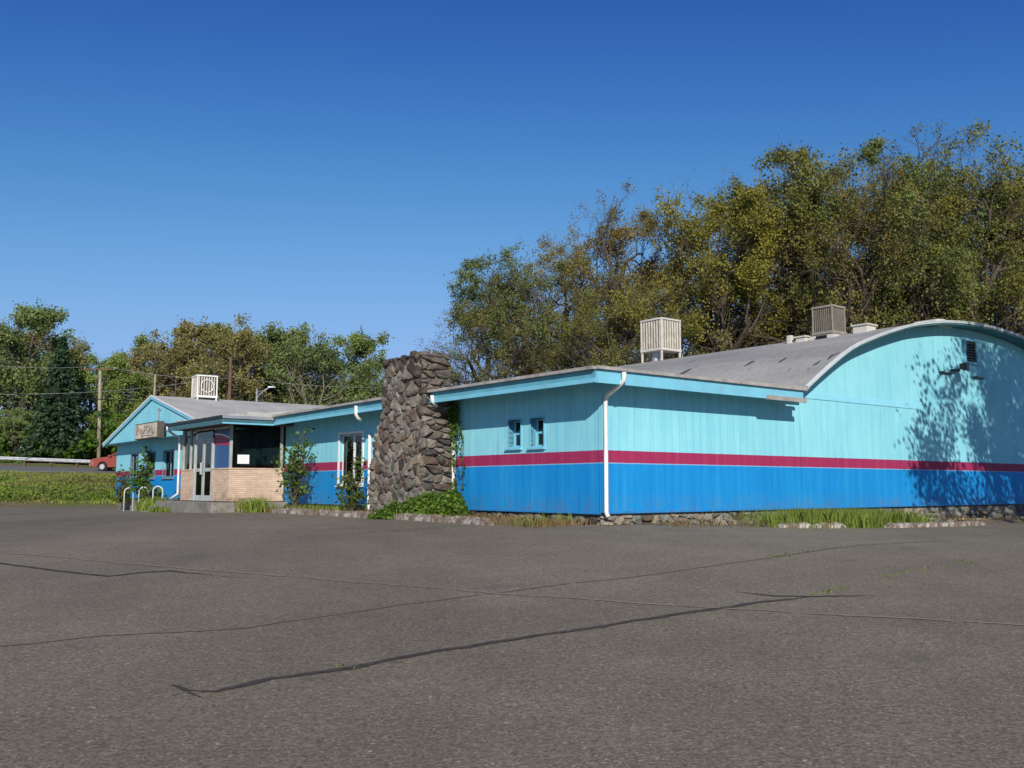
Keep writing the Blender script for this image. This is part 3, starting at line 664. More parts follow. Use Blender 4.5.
# vent on the arched wall
m = MB()
m.box(13.38, 14.12, -.06, -.005, 4.80, 4.86).box(13.40, 13.46, -.05, -.005, 4.86, 5.48).box(14.04, 14.10, -.05, -.005, 4.86, 5.48).box(13.46, 14.04, -.05, -.005, 5.42, 5.48)
vent = m.build('wall_vent', M['cyan'], bld)
bx('vent_back', M['dark'], vent, 13.46, 14.04, -.012, -.004, 4.86, 5.42)
m = MB()
for k in range(7):
    z = 4.90+k*.075; m.prism([(13.47, -.045, z), (13.47, -.015, z+.045), (13.47, -.012, z+.04), (13.47, -.042, z-.005)], (.56, 0, 0))
m.build('louvre', paint('grey_louvre', (.10,.12,.13), .5), vent)

def at(name, a, b, z, label, cat, group=None, rz=AX):
    p = W(a, b, z); return empty(name, p, rz, label, cat, group)
# floodlight with its bar
fl = at('floodlight', -.01, 12.75, 4.52, 'black floodlight on the arched cyan wall left of the small vent', 'floodlight')
MB().box(-.15, .15, -.12, 0, .0, .05).build('base_plate', M['blackpl'], fl)
m = MB().tube([(0, -.08, .03), (0, -.26, .08)], .02, 6); m.build('arm', M['blackpl'], fl)
m = MB().add([(-.09,-.22,.18),(.09,-.22,.18),(.09,-.22,.04),(-.09,-.22,.04),(-.14,-.40,.20),(.14,-.40,.20),(.14,-.40,-.02),(-.14,-.40,-.02)],
   [(0,1,2,3),(7,6,5,4),(0,4,5,1),(1,5,6,2),(2,6,7,3),(3,7,4,0)]); m.build('lamp_head', M['blackpl'], fl)
MB().box(-.125, .125, -.408, -.402, -.005, .185).build('lens', M['glass'], fl)
for b, lab in ((12.3, 'short dark bracket on the arched wall below and left of the floodlight'), (14.1, 'short dark bracket on the arched wall below the vent')):
    k = at('wall_bracket', -.01, b, 4.45, lab, 'bracket', 'brackets on the arched wall')
    MB().box(-.3, .3, -.05, 0, -.02, .02).box(-.3, -.26, -.14, -.05, -.02, .02).build('bracket_bar', M['blackpl'], k)

# sign on the gable ---------------------------------------
sg = at('shop_sign', 22.95, gx-.28, 3.53, 'weathered cream box sign with faded lettering hanging on the cyan gable', 'sign')
bx('cabinet', paint('rusty_sign_case', (.10,.08,.06), .6, .4, 5), sg, -.12, .12, -1.30, 1.30, -.29, .30, bevel=.01)
q = NM('faded_sign_face'); c = q.ramp(q.noise(2.5, 7, .7), [(.35, (.36,.30,.20)), (.5, (.60,.54,.41)), (.7, (.72,.67,.55))]); SF = q.set(c, .5)
bx('face', SF, sg, -.128, -.122, -1.25, 1.25, -.25, .26)
def stroke(pts, wdt, mat, name='lettering'):
    m = MB(); P = []
    for i in range(len(pts)-1):
        for k in range(4):
            t = k/4; p0 = pts[max(0, i-1)]; p1 = pts[i]; p2 = pts[i+1]; p3 = pts[min(len(pts)-1, i+2)]
            P.append(tuple(.5*((2*p1[d])+(-p0[d]+p2[d])*t+(2*p0[d]-5*p1[d]+4*p2[d]-p3[d])*t*t+(-p0[d]+3*p1[d]-3*p2[d]+p3[d])*t**3) for d in (0, 1)))
    P.append(pts[-1])
    for i in range(len(P)-1):
        a, b = Vector(P[i]), Vector(P[i+1]); d = (b-a); 
        if d.length < 1e-4: continue
        nn = Vector((-d.y, d.x)).normalized()*wdt/2; q4 = [a+nn, b+nn, b-nn, a-nn]
        m.add([(-.131-.0002*i, -p.x, p.y) for p in q4], [(0,1,2,3)])
    return m.build(name, mat, sg)
fp = paint('faded_red_lettering', (.50,.20,.13), .6, .3, 6); fk = paint('faded_black_lettering', (.16,.14,.13), .6, .4, 6); fo = paint('faded_ochre_lettering', (.42,.30,.08), .6, .3, 6)
stroke([(-1.1,-.12),(-1.08,.14),(-.95,.17),(-.90,.06),(-1.06,.0),(-.85,-.13)], .06, fp)
stroke([(-.78,.12),(-.72,-.02),(-.62,-.10)], .05, fp)
stroke([(-.62,-.05),(-.5,.08),(-.45,-.05),(-.3,-.1),(-.2,.02)], .04, fk); stroke([(-.2,.12),(-.12,.16),(-.06,.08),(-.14,.0),(-.2,.06),(-.1,-.10)], .045, fk)
stroke([(.05,.15),(.22,.18),(.1,.03),(.26,-.05),(.1,-.12)], .045, fk); stroke([(.34,.16),(.48,.02),(.4,-.08),(.34,.05)], .045, fk)
stroke([(.62,.15),(.64,-.1)], .045, fo); stroke([(.62,.0),(.75,.06),(.8,-.1),(.95,-.08)], .045, fk); stroke([(-.55,-.19),(0,-.17),(.6,-.19)], .025, fk)
for s in (-1.1, 1.1): MB().tube([(.12, s, .2), (.3, s, .24)], .02, 6).build('bracket', M['blackpl'], sg)

# paper notice on the glazing
nb = at('paper_notice', PA0+.045, -1.22, 2.27, 'white paper notice taped to the dark porch glazing', 'notice')
MB().box(-.17, .17, -.006, -.002, -.125, .125).build('sheet', M['paper'], nb)
m = MB()
for k in range(4): m.box(-.11, .11-.03*(k%2), -.0075, -.0065, .06-k*.045, .068-k*.045)
m.build('faint_print', paint('grey_print', (.55,.55,.55), .7, 0), nb)

# rooftop coolers -----------------------------------------
def cooler(a, b, z, s, hgt, leg, label, slat, rz=AX, cab=None, sunk=None, nslat=7, base=False):
    r = at('rooftop_cooler', a, b, z, label, 'rooftop cooler', 'coolers on the roof', rz); cab = cab or M['coolw']; h = s/2
    m = MB(); e = .05*s/.9
    for sx in (-1, 1):
        for sy in (-1, 1): m.box(sx*h, sx*(h-e), sy*h, sy*(h-e), leg, leg+hgt)
    m.box(-h-.01, h+.01, -h-.01, h+.01, leg-.02, leg+.06).box(-h-.01, h+.01, -h-.01, h+.01, leg+hgt-.05, leg+hgt+.005)
    m.box(-h*.55, h*.55, -h*.55, h*.55, leg+hgt, leg+hgt+.02)
    m.build('cabinet', cab, r, bevel=.006)
    bx('core', M['dark'], r, -h+.05, h-.05, -h+.05, h-.05, leg+.06, leg+hgt-.06)
    for (dx, dy) in ((0,-1), (-1,0), (1,0), (0,1)):
        m = MB(); u0, u1 = -h+e+.01, h-e-.01; wd = (u1-u0)/nslat
        for k in range(nslat):
            a0 = u0+k*wd; zz0, zz1 = leg+.07, leg+hgt-.06
            if dy: m.prism([(a0, dy*(h-.035), zz0), (a0+wd*.50, dy*(h-.008), zz0), (a0+wd*.54, dy*(h-.014), zz0), (a0+.01, dy*(h-.045), zz0)], (0, 0, zz1-zz0))
            else: m.prism([(dx*(h-.035), a0, zz0), (dx*(h-.008), a0+wd*.50, zz0), (dx*(h-.014), a0+wd*.54, zz0), (dx*(h-.045), a0+.01, zz0)], (0, 0, zz1-zz0))
        m.build('louvre_panel', slat, r)
    if not base:
        for sx in (-1, 1):
            for sy in (-1, 1): MB().box(sx*(h-.01), sx*(h-.06), sy*(h-.01), sy*(h-.06), -.25, leg-.02).build('leg', cab, r)
        MB().tube([(-h*.2, h*.2, leg), (-h*.2, h*.2, -.2)], .16, 10).build('duct', M['steel'], r)
        MB().tube([(h-.02, -h+.1, leg+.1), (h+.12, -h+.05, leg-.1), (h+.1, -h+.1, -.1)], .015, 5).build('water_line', M['steel'], r)
    else:
        m = MB(); q = h+.05; m.add([(-q,-q,leg-.05),(q,-q,leg-.05),(q,q,leg-.05),(-q,q,leg-.05),(-q-.06,-q-.06,-.3),(q+.06,-q-.06,-.3),(q+.06,q+.06,-.3),(-q-.06,q+.06,-.3)],
           [(0,1,2,3),(0,4,5,1),(1,5,6,2),(2,6,7,3),(3,7,4,0)]); m.build('curb', M['coolw'], r)
        bx('access_opening', M['dark'], r, -q-.075, -q-.04, -.18, .12, -.02, leg-.07)
    return r
cooler(8.1, 10.35, 5.42, .90, 1.0, .34, 'pale square cooler raised on legs on the arched roof', M['coolslat'])
cooler(1.75, 9.85, 5.22, .60, .72, .22, 'brown louvred cooler on a pale curb near the roof arch', M['coolrust'], cab=paint('grey_cooler_frame', (.30,.28,.24), .6, .3, 4), nslat=9, base=True)
c1 = cooler(23.6, 1.38, 4.88, .78, .84, .05, 'white cooler with round fan grille on the ridge of the far gabled roof', M['coolslat'], rz=R(34), cab=M['white'], nslat=7)
MB().tube([(.24*math.cos(t), -.40, .47+.24*math.sin(t)) for t in [k*math.pi/10 for k in range(21)]], .018, 5).build('fan_ring', M['white'], c1)
def vent_box(a, b, s, hh, label, lift=0, mat=None, lid=True):
    r = at('roof_vent', a, b, arch_z(b)+lift, label, 'roof vent', 'small vents on the arched roof'); h = s/2
    bx('vent_base', mat or M['coolw'], r, -h, h, -h, h, -.15, hh, bevel=.01)
    if lid: bx('vent_lid', mat or M['coolw'], r, -h-.04, h+.04, -h-.04, h+.04, hh, hh+.04, bevel=.01)
    return r
vent_box(.75, 9.85, .40, .12, 'square pale vent box right of the brown cooler')
vent_box(2.7, 9.5, .13, .20, 'small upright flue stub left of the brown cooler', lid=False)
vent_box(2.35, 9.6, .30, .07, 'flat low vent between the flue stub and the brown cooler')
r = at('roof_vent', .2, 12.2, arch_z(12.2), 'long shallow ridge cap at the top of the arch', 'roof vent', 'small vents on the arched roof')
m = MB(); L = [(-.45,0),(-.32,.07),(0,.10),(.32,.07),(.45,0)]; m.prism([(x, -.3, z) for x, z in L]+[(.45,-.3,-.1),(-.45,-.3,-.1)], (0, .6, 0)); m.build('vent_cap', M['coolw'], r)

# planting beds, kerbs, slab chunks -----------------------
def bed(name, pts, mat, dz=.03):
    P = [W(a, b) for a, b in pts]; n = 24; half = len(pts)//2; A_, B_ = pts[:half], pts[half:][::-1]; vs = []; fs = []
    for i in range(n+1):
        t = i/n*(half-1); k = min(int(t), half-2); f = t-k
        pa = Vector(A_[k]).lerp(Vector(A_[k+1]), f); pb = Vector(B_[k]).lerp(Vector(B_[k+1]), f)
        for j in range(5):
            q = pa.lerp(pb, j/4); p = W(q.x, q.y); edge = j in (0, )
            vs.append((p.x, p.y, gz(p.x, p.y)+(-.02 if edge else (dz if abs(q.x) > .6 or q.y > 3.4 or q.y < -.1 else .0)+.02*random.random())))
    for i in range(n):
        for j in range(4): k = i*5+j; fs.append((k, k+1, k+6, k+5))
    o = MB().add(vs, fs).build(name, mat, smooth=True); return tag(o, kind='structure')
bed('planting_bed', [(.3,-.25),(1.2,-1.35),(4,-1.3),(8,-1.35),(11,-1.4),(12.6,-.9),(12.6,.15),(11,.15),(8,.15),(4,.15),(1.2,.15),(.3,.15)], M['dirt'], .05)
bed('planting_bed', [(-.25,.0),(-.35,2.0),(-1.25,3.2),(-1.45,5),(-1.65,8),(-1.5,11),(-1.0,14),(-.9,19),(.1,19),(.1,14),(.1,11),(.1,8),(.1,5),(.1,3.2),(.1,2.0),(.1,0)], M['dirt'], .05)
def kerb(a0, b0, a1, b1, label, w_=.15, h=.13, seed=0):
    rnd = random.Random(seed); p0, p1 = W(a0, b0), W(a1, b1); d = p1-p0; L = d.length; n = max(6, int(L/.12)); c = (p0+p1)/2
    c.z = gz(c.x, c.y); ang = math.atan2(d.y, d.x); m = MB(); prof = [(-w_/2,-.06),(-w_/2,h*.7),(-w_*.28,h),(w_*.28,h),(w_/2,h*.7),(w_/2,-.06)]
    vs = []
    for i in range(n+1):
        x = -L/2+L*i/n; p = c+Vector((math.cos(ang), math.sin(ang), 0))*x; g = gz(p.x, p.y)-c.z; chip = .6 if i in (0, n) else (rnd.uniform(.72, .95) if rnd.random() < .3 else 1)
        for (y, z) in prof: vs.append((x+rnd.uniform(-.01, .01), y*rnd.uniform(.9, 1.05)*(.85 if chip < 1 else 1), g+(z*chip+rnd.uniform(-.008, .008) if z > 0 else z)))
    k = len(prof); fs = [(i*k+j, i*k+(j+1)%k, (i+1)*k+(j+1)%k, (i+1)*k+j) for i in range(n) for j in range(k)]+[tuple(range(k-1,-1,-1)), tuple(range(n*k, n*k+k))]
    o = m.add(vs, fs).build('parking_kerb', M['kerb']); o.location = c; o.rotation_euler.z = ang
    return tag(o, label, 'parking kerb', 'chipped kerbs along the hall')
kerb(10.6, -1.42, 8.25, -1.42, 'chipped white kerb in front of the tall leafy shrub beside the porch', seed=1)
kerb(8.15, -1.40, 5.45, -1.33, 'chipped white kerb in front of the large window and downspout', seed=2)
kerb(4.75, -1.33, 3.05, -1.34, 'chipped white kerb in front of the ivy mound at the chimney foot', seed=3)
kerb(2.95, -1.36, 1.35, -1.45, 'chipped white kerb ending nearest the building corner', seed=4)
kerb(-1.3, 3.30, -1.45, 4.05, 'broken brown kerb at the left of the tall grass', .17, .11, 5)
kerb(-1.46, 4.12, -1.55, 4.95, 'whitish kerb block in front of the tall grass', .17, .12, 6)
kerb(-1.68, 6.35, -1.52, 10.7, 'long low grey kerb right of the tall grass, partly in tree shade', .22, .10, 7)
def slab(a, b, sx, sy, h, rz, label, dz=0):
    p = W(a, b); o = bx('concrete_chunk', M['kerb'], None, -sx/2, sx/2, -sy/2, sy/2, -.03, h, bevel=.02); o.location = (p.x, p.y, gz(p.x, p.y)+dz); o.rotation_euler.z = rz
    return tag(o, label, 'concrete chunk', 'loose concrete chunks by the porch')
slab(12.3, -1.55, .42, .2, .10, .3, 'white concrete chunk lying on the asphalt before the porch')
slab(13.02, -1.15, .42, .12, .09, .5, 'flat white chunk lying on the porch slab edge', .28)
# loose rubble at foundation
m = MB(); rnd = random.Random(5)
for k in range(90):
    b = rnd.choice([rnd.uniform(2.6, 5), rnd.uniform(6.5, 16), rnd.uniform(8, 17)]); a = rnd.uniform(-.75, -.08); p = W(a, b); s = rnd.uniform(.03, .11)
    z = gz(p.x, p.y)+.04; vs = []
    for (x, y, zz) in ((-1,-1,-.5),(1,-1,-.5),(1,1,-.5),(-1,1,-.5),(-.7,-.6,.6),(.6,-.7,.7),(.7,.6,.5),(-.6,.7,.6)): vs.append((p.x+x*s*rnd.uniform(.7,1.3), p.y+y*s*rnd.uniform(.7,1.3), z+zz*s*rnd.uniform(.7,1.2)))
    m.add(vs, [(0,3,2,1),(4,5,6,7),(0,1,5,4),(1,2,6,5),(2,3,7,6),(3,0,4,7)])
o = m.build('rubble', M['stonepale']); tag(o, 'loose rubble stones lying along the foot of the east wall', 'rubble', kind='stuff')

# bike racks
def rack(a, b, label):
    p = W(a, b); g = gz(p.x, p.y); r = empty('bike_rack', (p.x, p.y, g), R(8), label, 'bike rack', 'hoop bike racks by the far wing')
    pts = [(-.165, 0, -.1), (-.165, 0, .72)]+[(-.165*math.cos(t), 0, .72+.165*math.sin(t)) for t in [k*math.pi/8 for k in range(1, 8)]]+[(.165, 0, .72), (.165, 0, -.1)]
    MB().tube(pts, .026, 10).build('hoop', M['rack'], r, smooth=True)
    for s in (-.165, .165): MB().tube([(s, 0, -.02), (s, 0, .025)], .07, 10).build('foot_plate', M['steel'], r)
rack(26.1, -.55, 'leftmost bare metal hoop bike rack, the nearest and tallest looking')
rack(24.4, -.5, 'middle metal hoop bike rack half hidden by weeds')
rack(22.9, -.45, 'rightmost metal hoop bike rack nearest the porch steps')

# ------------------------------------------------------------ vegetation
def leaf_mesh(name, C_, size, mat, rnd, parent=None, elong=1.3, per=1, updown=0, curl=True):
    """one folded leaf quad per centre (numpy)"""
    C_ = np.asarray(C_, float); n = len(C_); rg = np.random.default_rng(rnd.randint(0, 99999))
    u = rg.normal(size=(n, 3)); u /= np.linalg.norm(u, axis=1)[:, None]; v = rg.normal(size=(n, 3)); v -= u*(u*v).sum(1)[:, None]; v /= np.linalg.norm(v, axis=1)[:, None]
    s = size*rg.uniform(.5, 1.6, n)[:, None]; nn = np.cross(u, v)
    a = C_-u*s*elong*.5; b = C_+v*s*.5+nn*s*.15; c = C_+u*s*elong*.5; d = C_-v*s*.5+nn*s*.15
    V = np.stack([a, b, c, d], 1).reshape(-1, 3)
    me = bpy.data.meshes.new(name); me.vertices.add(4*n); me.vertices.foreach_set('co', V.ravel()); me.loops.add(4*n); me.polygons.add(n)
    me.loops.foreach_set('vertex_index', np.arange(4*n)); me.polygons.foreach_set('loop_start', np.arange(0, 4*n, 4)); me.polygons.foreach_set('loop_total', np.full(n, 4))
    me.materials.append(mat); me.update(calc_edges=True)
    o = bpy.data.objects.new(name, me); COL.objects.link(o)
    if parent: o.parent = parent
    return o
def grow(rnd, height, spread, levels=4, r0=.32, base_frac=.28, nlimb=7, up=.25, crook=.25, droop=0, lean=(0,0), twig=.9):
    """returns tube MB and twig points"""
    m = MB(); tips = []
    EC = Vector((lean[0]*height*.5, lean[1]*height*.5, height*.57)); EX, EZ_ = spread*1.12, height*.44
    def out(p): return ((p.x-EC.x)/EX)**2+((p.y-EC.y)/EX)**2+((p.z-EC.z)/EZ_)**2 > 1
    def br(p, d, L, r, lv):
        n = 7 if lv == 0 else (6 if lv < 3 else 4); pts = [p.copy()]; rad = [r]; cur = d.normalized(); step = L/n; end = .35 if lv < levels else .25
        for i in range(n):
            j = Vector((rnd.gauss(0,1), rnd.gauss(0,1), rnd.gauss(0,1)))*crook*(.35 if lv == 0 else 1)
            cur = (cur+j*.6+Vector((0, 0, up*.25 if lv else .1))).normalized(); p = p+cur*step
            if lv > 0 and i > 0 and out(p): break
            pts.append(p.copy()); rad.append(r*(1-(1-end)*(i+1)/n))
        n = len(pts)-1; step_ok = n > 0
        if not step_ok: return
        m.tube(pts, rad, (9, 6, 5, 3, 3, 3)[min(lv, 5)], cap=False)
        if lv >= levels-1:
            for q in pts[1:]: tips.append((q, lv))
        if lv >= levels: return
        k = nlimb if lv == 0 else (5, 5, 5, 4, 3)[min(lv, 4)]
        for c in range(k):
            if lv == 0: t = base_frac+(1-base_frac)*((c+.6)/k)
            else: t = .25+.75*(c+rnd.random())/k
            t = min(t, .999); i = int(t*n); f = t*n-i; q = pts[i].lerp(pts[i+1], f); rr = rad[i]*(1-f)+rad[i+1]*f; td = (pts[i+1]-pts[i]).normalized()
            az = c*2.4+rnd.uniform(-.6, .6) if lv == 0 else rnd.uniform(0, 6.283)
            if lv == 0:
                s = Vector((math.cos(az), math.sin(az), rnd.uniform(.15, .75)+t*.6)); nl = spread*(1.12-.55*t)*rnd.uniform(.8, 1.15)
            else:
                a = td.orthogonal().normalized(); a.rotate(Matrix.Rotation(az, 3, td)); s = td*.75+a*rnd.uniform(.6, 1.1); nl = L*rnd.uniform(.45, .68)
            br(q, s, nl, rr*(.66 if lv == 0 else .64), lv+1)
    br(Vector((0,0,-.2)), Vector((lean[0], lean[1], 1)), height*.72, r0, 0)
    return m, tips
def make_tree(name, seed, height, spread, nleaf, leaf, sig, lm, bm, clumpy=1.5, **k):
    rnd = random.Random(seed); m, tips = grow(rnd, height, spread, **k)
    r = empty(name); m.build('trunk', bm, r, smooth=True)
    T_ = np.array([tuple(t[0]) for t in tips]); rg = np.random.default_rng(seed); print(name, len(m.f), len(T_))
    # clumps: some twigs carry many leaves, others are nearly bare
    zc_ = T_[:, 2].max(); shell = np.hypot(T_[:, 0], T_[:, 1])/spread+T_[:, 2]/zc_; wgt = (rg.gamma(.8, 1, len(T_))+.10)*np.clip(shell, .25, 2)**1.6*np.clip(.42+np.sin(T_[:,0]*1.9+seed)*np.sin(T_[:,1]*1.8+1)+.6*np.sin(T_[:,2]*2.1+T_[:,0]), .05, 1)**clumpy; wgt /= wgt.sum(); idx = rg.choice(len(T_), nleaf, p=wgt)
    C_ = T_[idx]+rg.normal(size=(nleaf, 3))*sig; C_[:, 2] = np.maximum(C_[:, 2], .4)
    leaf_mesh('crown', C_, leaf, lm, rnd, r)
    top = float(np.percentile(T_[:, 2], 99.9)); r['_h'] = top
    return r, top
protos = {}
def P_(key, *a, **k): protos[key] = make_tree(*a, **k)
P_('oak1', 'oak_tree', 21, 15, 5.6, 46000, .066, .13, M['leafoak'], M['bark'], levels=5, nlimb=10, crook=.28, r0=.46)
P_('oak2', 'oak_tree', 22, 15, 5.3, 44000, .066, .13, M['leafoak'], M['bark'], levels=5, nlimb=10, crook=.30, base_frac=.2, r0=.44)
P_('oak3', 'oak_tree', 23, 15, 5.8, 21000, .062, .12, M['leafoak'], M['bark'], levels=5, nlimb=11, crook=.34, base_frac=.16, r0=.44)
P_('oak4', 'oak_tree', 24, 15, 5.4, 50000, .066, .13, M['leafoak'], M['bark'], levels=5, nlimb=11, crook=.24, base_frac=.28, r0=.46)
P_('fst1', 'broadleaf_tree', 31, 15, 4.8, 20000, .145, .24, M['leafforest'], M['bark'], levels=4, nlimb=11, crook=.22, base_frac=.12)
P_('fst2', 'broadleaf_tree', 32, 15, 4.2, 17000, .145, .24, M['leafforest'], M['barkpale'], levels=4, nlimb=12, crook=.26, base_frac=.10)
P_('fst3', 'broadleaf_tree', 33, 15, 5.2, 11000, .135, .22, M['leafforest'], M['barkpale'], levels=4, nlimb=10, crook=.3, base_frac=.2)
used = set()
def tree(key, px, Y, top_y, rz, label, cat, group, tint, wide=1.0, dz=0):
    r, h = protos[key]
    if key in used: r = copy_tree(r)
    used.add(key)
    X = (px-512)/937.7*Y; g = gz(X, Y)-.1; top_y += (487-top_y)*.03; v_ = (384-top_y)/F; zt = 1.5+Y*(math.sin(TH)+v_*math.cos(TH))/(math.cos(TH)-v_*math.sin(TH))
    s = (zt-g)/h; r.location = (X, Y, g); r.scale = (s*wide, s*wide, s); r.rotation_euler = (0, 0, rz)
    tag(r, label, cat, group)
    for ch in r.children:
        if ch.name.startswith('crown'): ch.color = (*tint, 1)
    if '_h' in r: del r['_h']
    return r
OL = (1, 1, .9); GR_ = (.85, 1.0, .95); YE = (1.25, 1.15, .75); BR = (1.05, .85, .8); DK = (.7, .85, .85)
oaks = [
 ('oak3', 468, 47, 300, .4, 'low sprawling oak at the left end of the group behind the chimney', (1.0,.88,.85), 1.05),
 ('oak2', 524, 48, 240, 1.2, 'greenish oak, second from the left end behind the low roof', GR_, 1.0),
 ('oak3', 572, 54, 226, 2.6, 'thin oak with bare brown twigs between the low left oaks and the raised cooler', BR, 1.0),
 ('oak1', 612, 50, 188, 4.0, 'tall twiggy oak standing just left of the raised pale cooler', (1.15,.9,.8), .85),
 ('oak3', 645, 44, 262, 3.1, 'short oak right behind the raised pale cooler', OL, 1.0),
 ('oak4', 700, 46, 170, .2, 'round crowned yellow oak behind the raised pale cooler', YE, 1.0),
 ('oak1', 752, 56, 176, 5.2, 'olive oak set back between the yellow oak and the brown cooler', OL, .9),
 ('oak2', 800, 47, 143, 2.2, 'tall olive oak rising left of the brown cooler', OL, 1.0),
 ('oak3', 846, 43, 165, 1.0, 'twiggy oak directly above the brown cooler', BR, .9),
 ('oak4', 884, 50, 156, 3.5, 'dense olive oak just right of the brown cooler', (1.0,1.0,.75), .95),
 ('oak1', 925, 45, 138, .9, 'high topped oak above the peak of the arch', GR_, .9),
 ('oak3', 968, 49, 126, 5.0, 'tall thin oak with sky showing through, right of the arch peak', (.95,1.0,.9), .9),
 ('oak4', 1000, 43, 134, 2.0, 'large oak at the right edge of the photo', (1.0,.98,.75), .95),
 ('oak2', 1052, 48, 130, 4.4, 'oak cut off by the right edge of the photo', OL, 1.0),
 ('oak1', 1110, 46, 140, 2.9, 'oak standing beyond the right edge behind the arched end', OL, 1.0),
 ('oak4', 745, 62, 262, 1.5, 'oak in the back row between the yellow oak and the olive oaks', DK, 1.1),
 ('oak2', 925, 63, 258, 3.7, 'oak in the back row behind the arch peak', DK, 1.1)]
for k, px, Y, ty, rz, lab, tint, wd in oaks: tree(k, px, Y, ty, rz, lab, 'oak tree', 'oaks behind the hall', tint, wd)
LG = (1.05, 1.2, .8); MG = (.85, .98, .85); GB = (1.2, .95, .85); PG = (1.1, 1.3, 1.1)
fst = [
 ('fst1', 12, 96, 296, .3, 'tall dark green tree at the left edge of the photo', MG, .95),
 ('fst3', 48, 112, 320, 1.1, 'tree with a bare leaning limb between the left edge and the fir', BR, 1.0),
 ('fst2', 88, 112, 338, 2.1, 'green tree behind the fir and the utility pole', (.75,1.1,.7), 1.1),
 ('fst1', 118, 98, 352, 3.0, 'bright green bushy tree right of the pale utility pole', LG, 1.0),
 ('fst2', 140, 118, 328, 4.2, 'pale green tree rising above the gable peak', PG, 1.1),
 ('fst3', 163, 104, 326, 5.0, 'twiggy brown tree directly above the gable peak', GB, 1.0),
 ('fst1', 190, 112, 313, .8, 'tree with grey twigs behind the white cooler', GB, 1.05),
 ('fst3', 222, 102, 318, 1.7, 'brown green tree left of the dark pole', GB, .95),
 ('fst2', 250, 110, 312, 2.8, 'tall tree just right of the dark pole', (1.0,.95,.8), 1.1),
 ('fst1', 282, 106, 324, 3.9, 'tree behind the street lamp', (.9,.95,.75), 1.0),
 ('fst3', 312, 100, 318, 4.7, 'round topped tree right of the street lamp', MG, 1.05),
 ('fst1', 345, 108, 327, 5.6, 'dense tree between the round topped tree and the chimney', (.9,1.05,.8), 1.0),
 ('fst2', 376, 102, 345, 1.3, 'lower tree just left of the chimney', MG, 1.0),
 ('fst3', 412, 110, 352, 2.3, 'small tree partly hidden behind the stone chimney', GB, 1.0),
 ('fst1', 30, 118, 335, 2.5, 'back row tree between the left edge tree and the fir', (.9,1.1,.8), 1.2),
 ('fst2', 210, 128, 330, .2, 'back row tree behind the white cooler', MG, 1.2),
 ('fst1', 300, 130, 333, 1.9, 'back row tree behind the street lamp', MG, 1.2),
 ('fst2', -30, 104, 310, 1.9, 'tree cut off by the left edge of the photo', MG, 1.2),
 ('fst2', 6, 90, 400, .9, 'short pale green tree behind the guardrail at the left edge', PG, 1.5),
 ('fst1', 82, 92, 405, 1.9, 'short bright green tree behind the guardrail beside the fir', LG, 1.3),
 ('fst2', 128, 90, 398, 5.9, 'short yellow green tree behind the red car', LG, 1.3)]
for k, px, Y, ty, rz, lab, tint, wd in fst: tree(k, px, Y, ty, rz, lab, 'tree', 'woodland trees across the road', tint, wd)

# fir
def fir(px, Y, top_y):
    X = (px-512)/937.7*Y; g = gz(X, Y)-.1; h = 1.5+(487-top_y)*Y/930-g; rnd = random.Random(9)
    r = empty('fir_tree', (X, Y, g), 0, 'dark green conical fir between the road and the woodland', 'fir tree')
    m = MB().tube([(0,0,0), (.05,.02,h*.5), (0,0,h)], [.26, .15, .02], 8); pts = []
    k = 0; z = h*.12
    while z < h*.99:
        f = 1-z/h; L = (.27*h)*(f**.85)+.15; n = 6
        for j in range(n):
            az = k*.7+j*2*math.pi/n+rnd.uniform(-.2, .2); LL = L*rnd.uniform(.7, 1.2); prev = Vector((0, 0, z)); path = [prev]
            for s in range(1, 6):
                t = s/5; p = Vector((math.cos(az)*LL*t, math.sin(az)*LL*t, z-.30*LL*t*t+.06*LL*t)); path.append(p)
                for _ in range(int(7+17*f)):
                    q = path[-2].lerp(p, rnd.random()); sp = (.10+.24*(1-t))*LL*.8+.05; pts.append((q.x+rnd.gauss(0, sp*.55), q.y+rnd.gauss(0, sp*.55), q.z-abs(rnd.gauss(0, .12))))
            m.tube(path, [.05*f+.01]*5+[.006], 3, cap=False)
        z += h*.034+.10*f; k += 1
    m.build('trunk', M['barkpale'], r); o = leaf_mesh('crown', pts, .20, M['needle'], rnd, r, elong=1.8); o.color = (1,1,1,1)
fir(55, 88, 336)

# undergrowth behind the road
rg = np.random.default_rng(5)
n = 60000; X = rg.uniform(-75, 20, n); Y = 86+rg.gamma(2, 4, n); H_ = (1.4+1.2*np.sin(X*.45)+.9*np.sin(X*1.13+1))*rg.uniform(.2, 1, n)**.6; Z = terrain(X, Y)+np.maximum(.1, H_*1.5)
o = leaf_mesh('undergrowth', np.stack([X, Y, Z], 1), .30, M['leafgreen'], random.Random(1)); tag(o, 'green brambles and undergrowth along the foot of the woodland beyond the guardrail', 'undergrowth', kind='stuff'); o.color = (.9,.95,.8,1)

